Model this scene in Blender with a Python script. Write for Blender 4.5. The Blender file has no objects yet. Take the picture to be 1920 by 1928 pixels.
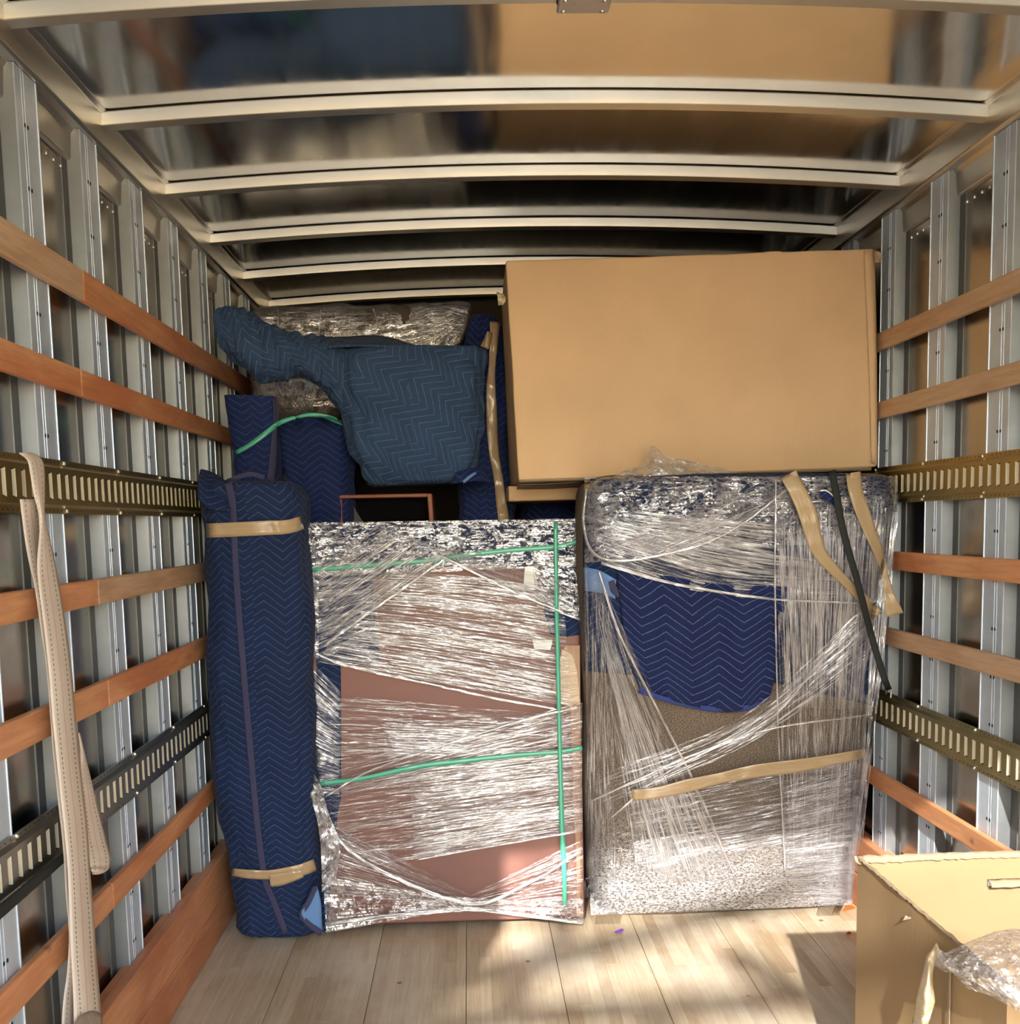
import bpy, bmesh, math, random
from mathutils import Vector, Matrix, Euler, noise
from mathutils.bvhtree import BVHTree
random.seed(7)
SC = bpy.context.scene
COL = SC.collection

# ---------------------------------------------------------------- camera
EYE = 1.40; FPX = 2150.0; PCX, PCY = 960.0, 1227.7
PITCH, ROLL, YAW = -0.11315, 0.02102, -0.03374
ROT = Matrix.Rotation(YAW, 3, 'Z') @ Matrix.Rotation(PITCH, 3, 'X') @ Matrix.Rotation(ROLL, 3, 'Y')
cam = bpy.data.cameras.new('camera'); camo = bpy.data.objects.new('camera', cam); COL.objects.link(camo)
cam.sensor_fit = 'VERTICAL'; cam.sensor_height = 36.0
cam.lens = FPX / 1928 * 36.0
cam.shift_y = (PCY - 964) / 1928
cam.clip_start = 0.02; cam.clip_end = 300
camo.matrix_world = Matrix.Translation((0, 0, EYE)) @ (ROT @ Matrix.Rotation(math.pi / 2, 3, 'X')).to_4x4()
SC.camera = camo

# ---------------------------------------------------------------- light
W = bpy.data.worlds.new('sky'); SC.world = W; W.use_nodes = True
wn = W.node_tree; wn.nodes.clear()
wo = wn.nodes.new('ShaderNodeOutputWorld'); wb = wn.nodes.new('ShaderNodeBackground')
sky = wn.nodes.new('ShaderNodeTexSky'); sky.sky_type = 'NISHITA'; sky.sun_disc = False
SUNV = Vector((0.165, 1.0, -0.51)).normalized()          # direction the light travels
sky.sun_elevation = math.asin(-SUNV.z); sky.sun_rotation = math.atan2(-SUNV.x, -SUNV.y)
sky.air_density = 1.0; sky.dust_density = 0.6; sky.ozone_density = 1.0
wb.inputs['Strength'].default_value = 0.60
wn.links.new(sky.outputs[0], wb.inputs['Color']); wn.links.new(wb.outputs[0], wo.inputs['Surface'])
sl = bpy.data.lights.new('sun', 'SUN'); so = bpy.data.objects.new('sun', sl); COL.objects.link(so)
sl.energy = 6.2; sl.angle = math.radians(0.6); sl.color = (1.0, 0.965, 0.91)
so.rotation_euler = SUNV.to_track_quat('-Z', 'Y').to_euler(); so.location = (-1, -6, 6)
SC.view_settings.view_transform = 'Standard'; SC.view_settings.look = 'None'
SC.view_settings.gamma = 1.0; SC.view_settings.use_curve_mapping = False
SC.view_settings.exposure = 1.05
SC.render.engine = 'CYCLES'
cy = SC.cycles
cy.use_denoising = True; cy.max_bounces = 14; cy.diffuse_bounces = 5; cy.glossy_bounces = 10
cy.transparent_max_bounces = 24; cy.transmission_bounces = 6; cy.sample_clamp_indirect = 6.0
cy.caustics_reflective = True; cy.blur_glossy = 0.5

# ---------------------------------------------------------------- picture point -> place
def ray(px, py):
    return ROT @ Vector(((px - PCX) / FPX, 1.0, -(py - PCY) / FPX))
def at(px, py, Y):
    d = ray(px, py); return Vector((0, 0, EYE)) + d * (Y / d.y)
def atx(px, py, X):
    d = ray(px, py); return Vector((0, 0, EYE)) + d * (X / d.x)
def atz(px, py, Z):
    d = ray(px, py); return Vector((0, 0, EYE)) + d * ((Z - EYE) / d.z)

# ---------------------------------------------------------------- node helpers
def srgb(r, g, b):
    f = lambda c: (c / 255 / 12.92) if c / 255 <= .04045 else ((c / 255 + .055) / 1.055) ** 2.4
    return (f(r), f(g), f(b), 1)
class NT:
    def __init__(s, name):
        s.m = bpy.data.materials.new(name); s.m.use_nodes = True
        s.t = s.m.node_tree; s.t.nodes.clear(); s.out = s.n('ShaderNodeOutputMaterial')
    def n(s, kind, **kw):
        x = s.t.nodes.new(kind)
        for k, v in kw.items():
            setattr(x, k, v)
        return x
    def l(s, a, b): s.t.links.new(a, b)
    def val(s, sock, v):
        if isinstance(v, (int, float, tuple, list)): sock.default_value = v
        else: s.l(v, sock)
    def math(s, op, a, b=0.0, c=0.0):
        x = s.n('ShaderNodeMath', operation=op)
        s.val(x.inputs[0], a); s.val(x.inputs[1], b)
        if op in ('MULTIPLY_ADD', 'COMPARE', 'SMOOTH_MIN', 'WRAP'): s.val(x.inputs[2], c)
        return x.outputs[0]
    def coord(s, kind='Object'):
        return s.n('ShaderNodeTexCoord').outputs[kind]
    def map(s, vec, scale=(1, 1, 1), loc=(0, 0, 0), rot=(0, 0, 0)):
        x = s.n('ShaderNodeMapping'); s.l(vec, x.inputs[0])
        x.inputs['Scale'].default_value = scale; x.inputs['Location'].default_value = loc; x.inputs['Rotation'].default_value = rot
        return x.outputs[0]
    def noise(s, vec, scale, detail=3, rough=.5, dist=0.0):
        x = s.n('ShaderNodeTexNoise'); s.l(vec, x.inputs['Vector'])
        x.inputs['Scale'].default_value = scale; x.inputs['Detail'].default_value = detail
        x.inputs['Roughness'].default_value = rough; x.inputs['Distortion'].default_value = dist
        return x.outputs[0]
    def ramp(s, fac, stops):
        x = s.n('ShaderNodeValToRGB'); s.l(fac, x.inputs[0]); e = x.color_ramp.elements
        while len(e) < len(stops): e.new(.5)
        for q, (p, c) in zip(e, stops):
            q.position = p; q.color = c if isinstance(c, tuple) else (c, c, c, 1)
        return x.outputs[0]
    def mix(s, fac, a, b, blend='MIX'):
        x = s.n('ShaderNodeMix', data_type='RGBA', blend_type=blend)
        s.val(x.inputs[0], fac); s.val(x.inputs[6], a); s.val(x.inputs[7], b); return x.outputs[2]
    def bump(s, h, strength=.3, dist=.01, prev=None):
        x = s.n('ShaderNodeBump'); s.l(h, x.inputs['Height'])
        x.inputs['Strength'].default_value = strength; x.inputs['Distance'].default_value = dist
        if prev is not None: s.l(prev, x.inputs['Normal'])
        return x.outputs[0]
    def bsdf(s, color, rough=.5, metal=0., normal=None, spec=.5, **kw):
        x = s.n('ShaderNodeBsdfPrincipled')
        s.val(x.inputs['Base Color'], color); s.val(x.inputs['Roughness'], rough); s.val(x.inputs['Metallic'], metal)
        x.inputs['Specular IOR Level'].default_value = spec
        if normal is not None: s.l(normal, x.inputs['Normal'])
        for k, v in kw.items(): s.val(x.inputs[k.replace('_', ' ')], v)
        return x
    def done(s, sh):
        s.l(sh.outputs[0] if hasattr(sh, 'outputs') else sh, s.out.inputs['Surface']); return s.m

def metal(name, col, rough, streak=(1, 1, 1), var=.12, bump=.05, wav=0.0, wscale=2.0):
    t = NT(name); o = t.coord('Object')
    a = t.noise(t.map(o, streak), 30, 4, .6); b = t.noise(o, 5, 3, .6)
    c = t.mix(t.ramp(b, [(.3, 0.), (.7, 1.)]), tuple(x * (1 - var) for x in col[:3]) + (1,), col)
    r = t.math('MULTIPLY_ADD', a, .18, rough - .09)
    nm = t.bump(a, bump, .002)
    if wav: nm = t.bump(t.noise(o, wscale, 1, .4), 1.0, wav, nm)
    return t.done(t.bsdf(c, r, 1.0, nm))
M = {}
M['sheet'] = metal('wall_sheet', srgb(190, 182, 170), .2, (1, 1, .05), .1, .02, .004, 3.0)
M['roof'] = metal('roof_sheet', srgb(240, 238, 232), .14, (1, .05, 1), .08, .02, .010, 1.6)
def galv(name, col, rough, met):
    t = NT(name); o = t.coord('Object')
    a = t.noise(t.map(o, (1, 1, .05)), 40, 4, .6); b = t.noise(o, 9, 4, .65)
    c = t.mix(t.ramp(b, [(.35, 0.), (.7, 1.)]), tuple(x * .8 for x in col[:3]) + (1,), col)
    return t.done(t.bsdf(c, t.math('MULTIPLY_ADD', a, .15, rough - .07), met, t.bump(a, .05, .002), .5))
M['stud'] = galv('stud_metal', srgb(208, 220, 232), .38, .35)
M['bow'] = galv('bow_aluminium', srgb(246, 244, 236), .40, .3)
M['web_shaded'] = galv('stud_side_shaded', srgb(122, 124, 124), .45, .6)  # same stud metal, with the shade of its sides put into the colour
M['bow'] = metal('bow_metal', srgb(226, 222, 208), .45, (.05, 1, 1), .08, .05)
M['rail'] = metal('rail_metal', srgb(222, 216, 204), .32, (1, .03, 1), .12, .04)
M['gold'] = metal('gold_zinc', srgb(196, 172, 108), .38, (1, .1, 1), .2, .05)
M['zinc'] = metal('plain_zinc', srgb(168, 170, 160), .36, (1, .1, 1), .2, .05)
M['lip'] = metal('slot_lip_metal', srgb(245, 236, 206), .5, (1, 1, 1), .05, .02)
M['lip'] = galv('slot_lip_zinc', srgb(246, 238, 212), .5, .3)
M['rivet'] = metal('rivet_metal', srgb(220, 216, 200), .3)
M['steel'] = metal('dark_steel', srgb(120, 122, 124), .4)

def plain(name, col, rough=.6, spec=.4, nscale=40, var=.12, bump=.1):
    t = NT(name); o = t.coord('Object'); a = t.noise(o, nscale, 4, .6)
    c = t.mix(a, tuple(x * (1 - var) for x in col[:3]) + (1,), tuple(min(1, x * (1 + var)) for x in col[:3]) + (1,))
    return t.done(t.bsdf(c, rough, 0, t.bump(a, bump, .003), spec))
M['black'] = plain('black_plastic', srgb(22, 22, 24), .5)
M['void'] = plain('near_black', srgb(9, 9, 11), .9, .1)  # near-black, for the cabinet's inner panel
M['dark'] = plain('dark_hole', srgb(28, 28, 30), .8)
M['blackweb'] = plain('black_webbing', srgb(38, 40, 38), .75, .3, 300)
M['orange'] = plain('orange_leaf', srgb(205, 100, 40), .6)
M['purple'] = plain('purple_scrap', srgb(120, 70, 175), .5)
M['red'] = plain('red_scrap', srgb(160, 60, 45), .6)
M['asphalt'] = plain('driveway', srgb(150, 146, 138), .9, .2, 6)
M['bark'] = plain('bark', srgb(84, 70, 58), .9, .2, 30)
M['leafgreen'] = plain('tree_leaf', srgb(120, 110, 50), .7)

def wood(name, base, dark, axis='y', grain=28, rough=.5, stain=.5, blockn=0):
    t = NT(name); o = t.coord('Object')
    oi = t.n('ShaderNodeObjectInfo').outputs['Random']
    ov = t.n('ShaderNodeCombineXYZ'); t.l(t.math('MULTIPLY', oi, 37.0), ov.inputs[1]); t.l(t.math('MULTIPLY', oi, 11.0), ov.inputs[2])
    va = t.n('ShaderNodeVectorMath', operation='ADD'); t.l(o, va.inputs[0]); t.l(ov.outputs[0], va.inputs[1])
    v = va.outputs[0]
    sc = {'y': (1, .06, 1), 'z': (1, 1, .06), 'x': (.06, 1, 1)}[axis]
    a = t.noise(t.map(v, sc), grain * 3, 5, .65, .4)
    sc2 = {'y': (1, .22, 1), 'z': (1, 1, .22), 'x': (.22, 1, 1)}[axis]
    b = t.noise(t.map(v, sc2), 7, 3, .55, 1.2)
    c = t.mix(t.ramp(b, [(.35, 0.), (.65, 1.)]), dark, base)
    c = t.mix(t.ramp(a, [(.38, .0), (.62, 1.)]), t.mix(.22, c, (.05, .02, .008, 1)), c)
    # small knots / nail marks
    vo = t.n('ShaderNodeTexVoronoi'); t.l(t.map(v, (1, .6, 1)), vo.inputs['Vector']); vo.inputs['Scale'].default_value = 5
    k = t.ramp(vo.outputs['Distance'], [(.02, 1.), (.06, 0.)])
    c = t.mix(t.math('MULTIPLY', k, stain), c, (.03, .013, .006, 1))
    return t.done(t.bsdf(c, t.math('MULTIPLY_ADD', a, .15, rough - .07), 0, t.bump(a, .12, .003), .4))
M['slat_red'] = wood('slat_red', srgb(228, 164, 114), srgb(204, 128, 82))
M['slat_tan'] = wood('slat_tan', srgb(214, 178, 142), srgb(198, 154, 116))
M['base_red'] = wood('base_red', srgb(216, 150, 106), srgb(190, 118, 78))
M['cab_wood'] = wood('cab_wood', srgb(150, 84, 56), srgb(120, 62, 40), 'x')
M['ply'] = wood('ply', srgb(176, 140, 108), srgb(150, 112, 84), 'z')

def floor_mat():
    t = NT('laminated_floor'); o = t.coord('Object')
    sx = t.n('ShaderNodeSeparateXYZ'); t.l(o, sx.inputs[0]); X, Y = sx.outputs[0], sx.outputs[1]
    i = t.math('FLOOR', t.math('DIVIDE', X, .0363))
    wn_ = t.n('ShaderNodeTexWhiteNoise', noise_dimensions='1D'); t.l(i, wn_.inputs['W'])
    j = t.math('FLOOR', t.math('ADD', t.math('DIVIDE', Y, .62), t.math('MULTIPLY', wn_.outputs['Value'], 9.0)))
    cv = t.n('ShaderNodeCombineXYZ'); t.l(i, cv.inputs[0]); t.l(j, cv.inputs[1])
    w2 = t.n('ShaderNodeTexWhiteNoise', noise_dimensions='3D'); t.l(cv.outputs[0], w2.inputs['Vector'])
    oi = t.n('ShaderNodeObjectInfo').outputs['Random']
    g = t.noise(t.map(o, (1, .05, 1)), 90, 5, .65, .3)
    c = t.ramp(w2.outputs['Value'], [(0., srgb(158, 134, 104)), (.35, srgb(178, 158, 128)), (.7, srgb(192, 176, 148)), (1., srgb(166, 142, 116))])
    c = t.mix(t.math('MULTIPLY', oi, .25), c, srgb(222, 204, 170))
    c = t.mix(t.ramp(g, [(.35, .28), (.6, 0.)]), c, srgb(120, 86, 54))
    st = t.noise(t.map(o, (1, .5, 1)), 3.2, 4, .6)
    c = t.mix(t.ramp(st, [(.45, 0.), (.7, .55)]), c, srgb(222, 216, 200))
    vo = t.n('ShaderNodeTexVoronoi'); t.l(t.map(o, (1, .8, 1)), vo.inputs['Vector']); vo.inputs['Scale'].default_value = 5.5
    c = t.mix(t.math('MULTIPLY', t.ramp(vo.outputs['Distance'], [(.03, 1.), (.055, 0.)]), .8), c, srgb(80, 46, 30))
    sc = t.noise(t.map(o, (1, 1, 1), rot=(0, 0, .4)), 22, 6, .8, 2.5)
    c = t.mix(t.ramp(sc, [(.62, 0.), (.66, .3)]), c, srgb(150, 120, 88))
    fx = t.math('ABSOLUTE', t.math('SUBTRACT', t.math('FRACT', t.math('DIVIDE', X, .0363)), .5))
    ln = t.ramp(fx, [(.47, 0.), (.5, .35)])
    c = t.mix(ln, c, srgb(120, 90, 60))
    return t.done(t.bsdf(c, t.math('MULTIPLY_ADD', st, .25, .3), 0, t.bump(g, .15, .002), .45))
M['floor'] = floor_mat()

def cardboard(name, base, lines=True, rough=.75):
    t = NT(name); o = t.coord('Object')
    a = t.noise(o, 160, 4, .7); b = t.noise(o, 3, 3, .55); f = t.noise(t.map(o, (1, 1, .15)), 70, 3, .6)
    d = tuple(x * .84 for x in base[:3]) + (1,)
    c = t.mix(t.ramp(b, [(.3, 0.), (.75, 1.)]), base, d)
    c = t.mix(t.math('MULTIPLY', a, .25), c, tuple(x * .6 for x in base[:3]) + (1,))
    sc = t.noise(t.map(o, (2, 1, 1)), 9, 6, .75, 1.5)
    c = t.mix(t.ramp(sc, [(.68, 0.), (.76, .3)]), c, srgb(126, 92, 60))
    sx = t.n('ShaderNodeSeparateXYZ'); t.l(o, sx.inputs[0])
    w = t.math('SINE', t.math('MULTIPLY', t.math('ADD', sx.outputs[0], sx.outputs[1]), 780.0))
    h = t.math('ADD', t.math('MULTIPLY', w, .10), f)
    return t.done(t.bsdf(c, rough, 0, t.bump(h, .12, .003), .25))
M['card'] = cardboard('kraft_board', srgb(212, 178, 136))
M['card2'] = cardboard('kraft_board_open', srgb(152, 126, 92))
M['card_edge'] = cardboard('kraft_torn_edge', srgb(158, 138, 112))

def blanket(name, col, line, pitch=.026, per=.15, amp=.05, rot=0.0, linew=.04, worn=None):
    t = NT(name); uv = t.map(t.coord('UV'), rot=(0, 0, rot))
    wv = t.noise(uv, 9, 2, .5)
    sx = t.n('ShaderNodeSeparateXYZ'); t.l(uv, sx.inputs[0]); U, V = sx.outputs[0], sx.outputs[1]
    tri = t.math('PINGPONG', t.math('ADD', U, 50.0), per / 2)
    v = t.math('ADD', t.math('ADD', V, 50.0), t.math('MULTIPLY', tri, 2 * amp / per))
    v = t.math('ADD', v, t.math('MULTIPLY', wv, .010))
    fr = t.math('FRACT', t.math('DIVIDE', v, pitch))
    d = t.math('ABSOLUTE', t.math('SUBTRACT', fr, .5))                     # .5 on the stitch
    li = t.ramp(d, [(.5 - linew * 1.4, 0.), (.5 - linew * .5, 1.)])
    puff = t.math('SQRT', t.math('SUBTRACT', .5002, d))
    gr = t.noise(uv, 420, 3, .7); wr = t.noise(t.map(uv, (3, 1, 1)), 14, 4, .6, .6)
    c = t.mix(t.ramp(t.noise(uv, 5, 4, .6), [(.3, 0.), (.75, 1.)]), col, tuple(x * .66 for x in col[:3]) + (1,))
    c = t.mix(t.math('MULTIPLY', gr, .4), c, tuple(min(1, x * 1.7) for x in col[:3]) + (1,))
    dash = t.ramp(t.noise(uv, 260, 1, .5), [(.35, .15), (.5, .8)])
    c = t.mix(t.math('MULTIPLY', li, dash), c, line)
    nm = t.bump(puff, .55, .006); nm = t.bump(wr, .5, .010, nm)
    return t.done(t.bsdf(c, .82, 0, nm, .25, Sheen_Weight=.03, Sheen_Roughness=.5))
M['blue'] = blanket('blue_quilt', srgb(19, 36, 70), srgb(94, 106, 132))
M['bluedk'] = blanket('dark_blue_quilt', srgb(20, 36, 80), srgb(88, 98, 128))
M['blueflap'] = blanket('blue_quilt_wide', srgb(18, 31, 72), srgb(116, 126, 156), .030, .17, .06)
M['slate'] = blanket('slate_quilt', srgb(46, 68, 98), srgb(112, 126, 146), .033, .12, .065, rot=.95)
M['lining'] = plain('pale_blue_lining', srgb(96, 130, 176), .85, .2, 200)
M['bind'] = plain('purple_binding', srgb(60, 60, 86), .85, .2, 260, .25)
M['bluehem'] = plain('blue_hem', srgb(52, 64, 120), .85, .2, 260, .2)

def tweed():
    t = NT('tweed'); uv = t.coord('UV')
    a = t.noise(t.map(uv, (1, 1.8, 1)), 190, 3, .8); b = t.noise(uv, 3, 3, .6)
    c = t.ramp(a, [(.34, srgb(44, 40, 38)), (.48, srgb(94, 82, 72)), (.60, srgb(150, 134, 112)), (.8, srgb(80, 74, 70))])
    c = t.mix(t.ramp(b, [(.4, 0.), (.7, .35)]), c, srgb(90, 80, 74))
    return t.done(t.bsdf(c, .9, 0, t.bump(a, .4, .003, t.bump(t.noise(t.map(uv, (1, 2, 1)), 7, 3, .5), .4, .02)), .2))
M['tweed'] = tweed()
def hardboard():
    t = NT('hardboard'); o = t.coord('Object')
    a = t.noise(o, 240, 4, .7); b = t.noise(o, 2.5, 3, .55)
    c = t.mix(t.ramp(b, [(.3, 0.), (.7, 1.)]), srgb(118, 76, 64), srgb(98, 64, 58))
    c = t.mix(t.math('MULTIPLY', a, .3), c, srgb(150, 106, 92))
    return t.done(t.bsdf(c, .5, 0, t.bump(a, .05, .002), .4))
M['hardboard'] = hardboard()

def tape(name, col, rough=.25, wr=.35):
    t = NT(name); uv = t.coord('UV')
    a = t.noise(t.map(uv, (12, 60, 1)), 1.0, 4, .6, .8); s = t.noise(t.map(uv, (4, 300, 1)), 1.0, 2, .5)
    c = t.mix(t.math('MULTIPLY', s, .35), col, tuple(min(1, x * 1.35) for x in col[:3]) + (1,))
    return t.done(t.bsdf(c, rough, 0, t.bump(a, wr, .006), .5, Coat_Weight=.3, Coat_Roughness=.1))
M['tape'] = tape('packing_tape', srgb(166, 142, 108), .22, .6)
M['green'] = tape('green_band', srgb(70, 158, 130), .35, .15)
M['masking'] = tape('cream_tape', srgb(190, 172, 134), .4, .5)
M['label'] = tape('white_tape', srgb(220, 222, 214), .4, .4)

def film(name, su, sv, lo, hi, amt=.8, base=.05, iso=.0, white=.35, bstr=.7, seed=0.0, rough=.14, feather=True, vfade=0):
    # thin stretch wrap: clear between the creases, creases bunch into pale glossy ridges along U
    t = NT(name); uv = t.coord('UV')
    w = t.map(uv, (su, sv, 1), loc=(seed, seed * 1.7, seed))
    a = t.noise(w, 1.0, 3, .62, .25)
    b = t.noise(t.map(uv, (su * .35, sv * .22, 1), loc=(seed + 3, 1, 0)), 1.0, 2, .5)
    if iso:
        a2 = t.noise(uv, iso, 5, .75, 1.6); a = t.math('ADD', t.math('MULTIPLY', a, .5), t.math('MULTIPLY', a2, .5))
    r = t.math('SUBTRACT', 1.0, t.math('ABSOLUTE', t.math('MULTIPLY', t.math('SUBTRACT', a, .5), 5.0)))   # ridge
    m = t.math('ADD', t.math('MULTIPLY', r, .62), t.math('MULTIPLY', b, .62))
    mask = t.ramp(m, [(lo, 0.), (hi, 1.)])
    sp = t.n('ShaderNodeUVMap', uv_map='span').outputs[0]; sx = t.n('ShaderNodeSeparateXYZ'); t.l(sp, sx.inputs[0])
    e = t.math('MINIMUM', sx.outputs[0], t.math('SUBTRACT', 1.0, sx.outputs[0]))
    j = t.noise(t.map(uv, (1.5, sv * .5, 1), loc=(seed, 0, 5)), 1.0, 2, .5)
    e = t.math('ADD', e, t.math('MULTIPLY', t.math('SUBTRACT', j, .5), .35))
    fade = t.ramp(e, [(0., 0.), (.14, 1.)])
    fac = t.math('MULTIPLY', t.math('MULTIPLY_ADD', mask, amt, base), t.math('MULTIPLY_ADD', fade, .8, .2) if feather else 1.0)
    if vfade: fac = t.math('MULTIPLY', fac, t.ramp(sx.outputs[1], [(0., 0.), (vfade, 1.)]))
    nm = t.bump(r, bstr, .006)
    if iso: nm = t.bump(a2, .6, .012, nm)
    gl = t.n('ShaderNodeBsdfGlossy'); gl.inputs['Roughness'].default_value = rough; gl.inputs['Color'].default_value = (1, 1, 1, 1); t.l(nm, gl.inputs['Normal'])
    df = t.n('ShaderNodeBsdfDiffuse'); df.inputs['Color'].default_value = (.74, .74, .76, 1); t.l(nm, df.inputs['Normal'])
    mx = t.n('ShaderNodeMixShader'); mx.inputs[0].default_value = white; t.l(gl.outputs[0], mx.inputs[1]); t.l(df.outputs[0], mx.inputs[2])
    tr = t.n('ShaderNodeBsdfTransparent'); tr.inputs['Color'].default_value = (.97, .97, .98, 1)
    mm = t.n('ShaderNodeMixShader'); t.l(fac, mm.inputs[0]); t.l(tr.outputs[0], mm.inputs[1]); t.l(mx.outputs[0], mm.inputs[2])
    return t.done(mm)
M['film_streak'] = film('film_streak', 3.5, 120, .70, .92, .60, .03, seed=1, white=.25)
M['film_fine'] = film('film_fine', 4, 190, .66, .92, .56, .035, seed=4, white=.25)
M['film_dense'] = film('film_dense', 3.2, 100, .60, .88, .70, .05, seed=7, white=.3)
M['film_crinkle'] = film('film_crinkle', 22, 60, .64, .90, .40, .04, iso=30, seed=11, white=.2, feather=False)
M['film_faint'] = film('film_faint', 3, 60, .66, .98, .5, .03, seed=15)
M['film_rope'] = film('film_rope', 4, 80, .44, .80, .7, .12, seed=7, white=.35, feather=False)
M['film_fog'] = film('film_fog', 90, 160, .30, .85, .40, .16, iso=150, white=.6, seed=19, feather=False, vfade=.75)
M['film_mat'] = film('film_mattress', 7, 50, .50, .92, .42, .08, iso=9, seed=23, white=.25)
M['film_clump'] = film('film_clump', 14, 30, .45, .80, .6, .10, iso=24, seed=29, rough=.1, bstr=1.0, white=.2, feather=False)
def webbing():
    t = NT('cream_webbing'); uv = t.coord('UV')
    sx = t.n('ShaderNodeSeparateXYZ'); t.l(uv, sx.inputs[0]); U, V = sx.outputs[0], sx.outputs[1]   # V 0..1 across
    g = t.noise(t.map(uv, (500, 60, 1)), 1.0, 2, .5); n2 = t.noise(t.map(uv, (5, 3, 1)), 1.0, 4, .6)
    c = t.mix(g, srgb(206, 188, 168), srgb(224, 210, 194))
    c = t.mix(t.ramp(n2, [(.5, 0.), (.8, .35)]), c, srgb(190, 160, 130))
    dash = t.ramp(t.math('FRACT', t.math('MULTIPLY', U, 95.0)), [(.5, 1.), (.55, 0.)])
    for p, col in ((.22, srgb(60, 50, 46)), (.5, srgb(196, 120, 100)), (.78, srgb(60, 50, 46))):
        li = t.math('COMPARE', V, p, .018)
        f = t.math('MULTIPLY', li, dash if p != .5 else .6)
        c = t.mix(t.math('MULTIPLY', f, .8), c, col)
    return t.done(t.bsdf(c, .8, 0, t.bump(g, .25, .001), .25))
M['web'] = webbing()

# ---------------------------------------------------------------- mesh helpers
def link(name, me, mat, parent=None, smooth=True):
    o = bpy.data.objects.new(name, me); COL.objects.link(o)
    if mat is not None:
        for m in (mat if isinstance(mat, (list, tuple)) else [mat]): me.materials.append(m)
    if smooth: me.polygons.foreach_set('use_smooth', [True] * len(me.polygons))
    if parent is not None:
        o.parent = parent
        o.matrix_parent_inverse = Matrix.Translation(-parent.location)
    return o
def mesh(name, vs, fs, mat, parent=None, smooth=True, uvs=None, mi=None):
    me = bpy.data.meshes.new(name); me.from_pydata([tuple(v) for v in vs], [], fs)
    if uvs is not None:
        ul = me.uv_layers.new(name='UVMap')
        for l in me.loops: ul.data[l.index].uv = uvs[l.vertex_index]
    if mi is not None: me.polygons.foreach_set('material_index', mi)
    me.update(); return link(name, me, mat, parent, smooth)
def mod(o, kind, **kw):
    m = o.modifiers.new(kind.lower(), kind)
    for k, v in kw.items(): setattr(m, k, v)
    return m
def tag(o, label=None, cat=None, group=None, kind=None):
    if label: o['label'] = label
    if cat: o['category'] = cat
    if group: o['group'] = group
    if kind: o['kind'] = kind
    return o
def thing(name, label, cat, loc=(0, 0, 0), group=None):
    o = bpy.data.objects.new(name, None); COL.objects.link(o); o.location = loc; o.empty_display_size = .1
    return tag(o, label, cat, group)
class MB:
    def __init__(s): s.v = []; s.f = []; s.mi = []
    def box(s, x0, x1, y0, y1, z0, z1, mi=0):
        b = len(s.v)
        s.v += [(x, y, z) for z in (z0, z1) for y in (y0, y1) for x in (x0, x1)]
        for q in ((0, 2, 3, 1), (4, 5, 7, 6), (0, 1, 5, 4), (2, 6, 7, 3), (0, 4, 6, 2), (1, 3, 7, 5)):
            s.f.append(tuple(b + i for i in q)); s.mi.append(mi)
        return s
    def hexa(s, c, mi=0):       # 8 corners, z-major as box()
        b = len(s.v); s.v += [tuple(x) for x in c]
        for q in ((0, 2, 3, 1), (4, 5, 7, 6), (0, 1, 5, 4), (2, 6, 7, 3), (0, 4, 6, 2), (1, 3, 7, 5)):
            s.f.append(tuple(b + i for i in q)); s.mi.append(mi)
        return s
    def prism(s, prof, axis, a, b_, mi=0):   # profile [(p,q)], extruded along axis from a to b_
        n = len(prof); k = len(s.v)
        for t in (a, b_):
            for p, q in prof:
                s.v.append({'x': (t, p, q), 'y': (p, t, q), 'z': (p, q, t)}[axis])
        for i in range(n):
            j = (i + 1) % n; s.f.append((k + i, k + j, k + n + j, k + n + i)); s.mi.append(mi)
        s.f.append(tuple(range(k + n - 1, k - 1, -1))); s.mi.append(mi)
        s.f.append(tuple(range(k + n, k + 2 * n))); s.mi.append(mi)
        return s
    def disc(s, c, r, h, axis, n=8, mi=0):
        k = len(s.v); c = Vector(c)
        ax = {'x': (Vector((0, 1, 0)), Vector((0, 0, 1)), Vector((1, 0, 0))), 'z': (Vector((1, 0, 0)), Vector((0, 1, 0)), Vector((0, 0, 1))), 'y': (Vector((1, 0, 0)), Vector((0, 0, 1)), Vector((0, 1, 0)))}[axis]
        for hh, rr in ((0, r), (h * .7, r * .8), (h, r * .35)):
            for i in range(n):
                a = 2 * math.pi * i / n; s.v.append(tuple(c + ax[0] * rr * math.cos(a) + ax[1] * rr * math.sin(a) + ax[2] * hh))
        for L in range(2):
            for i in range(n):
                j = (i + 1) % n; s.f.append((k + L * n + i, k + L * n + j, k + (L + 1) * n + j, k + (L + 1) * n + i)); s.mi.append(mi)
        s.f.append(tuple(range(k + 2 * n, k + 3 * n))); s.mi.append(mi)
        return s
    def build(s, name, mat, parent=None, smooth=False, bevel=0, seg=1):
        o = mesh(name, s.v, s.f, mat, parent, smooth, None, s.mi)
        bm = bmesh.new(); bm.from_mesh(o.data); bmesh.ops.recalc_face_normals(bm, faces=bm.faces); bm.to_mesh(o.data); bm.free()
        if bevel: mod(o, 'BEVEL', width=bevel, segments=seg, limit_method='ANGLE')
        return o
def copy_part(o, parent, loc):
    c = o.copy(); COL.objects.link(c); c.parent = parent; c.location = loc; return c

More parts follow.
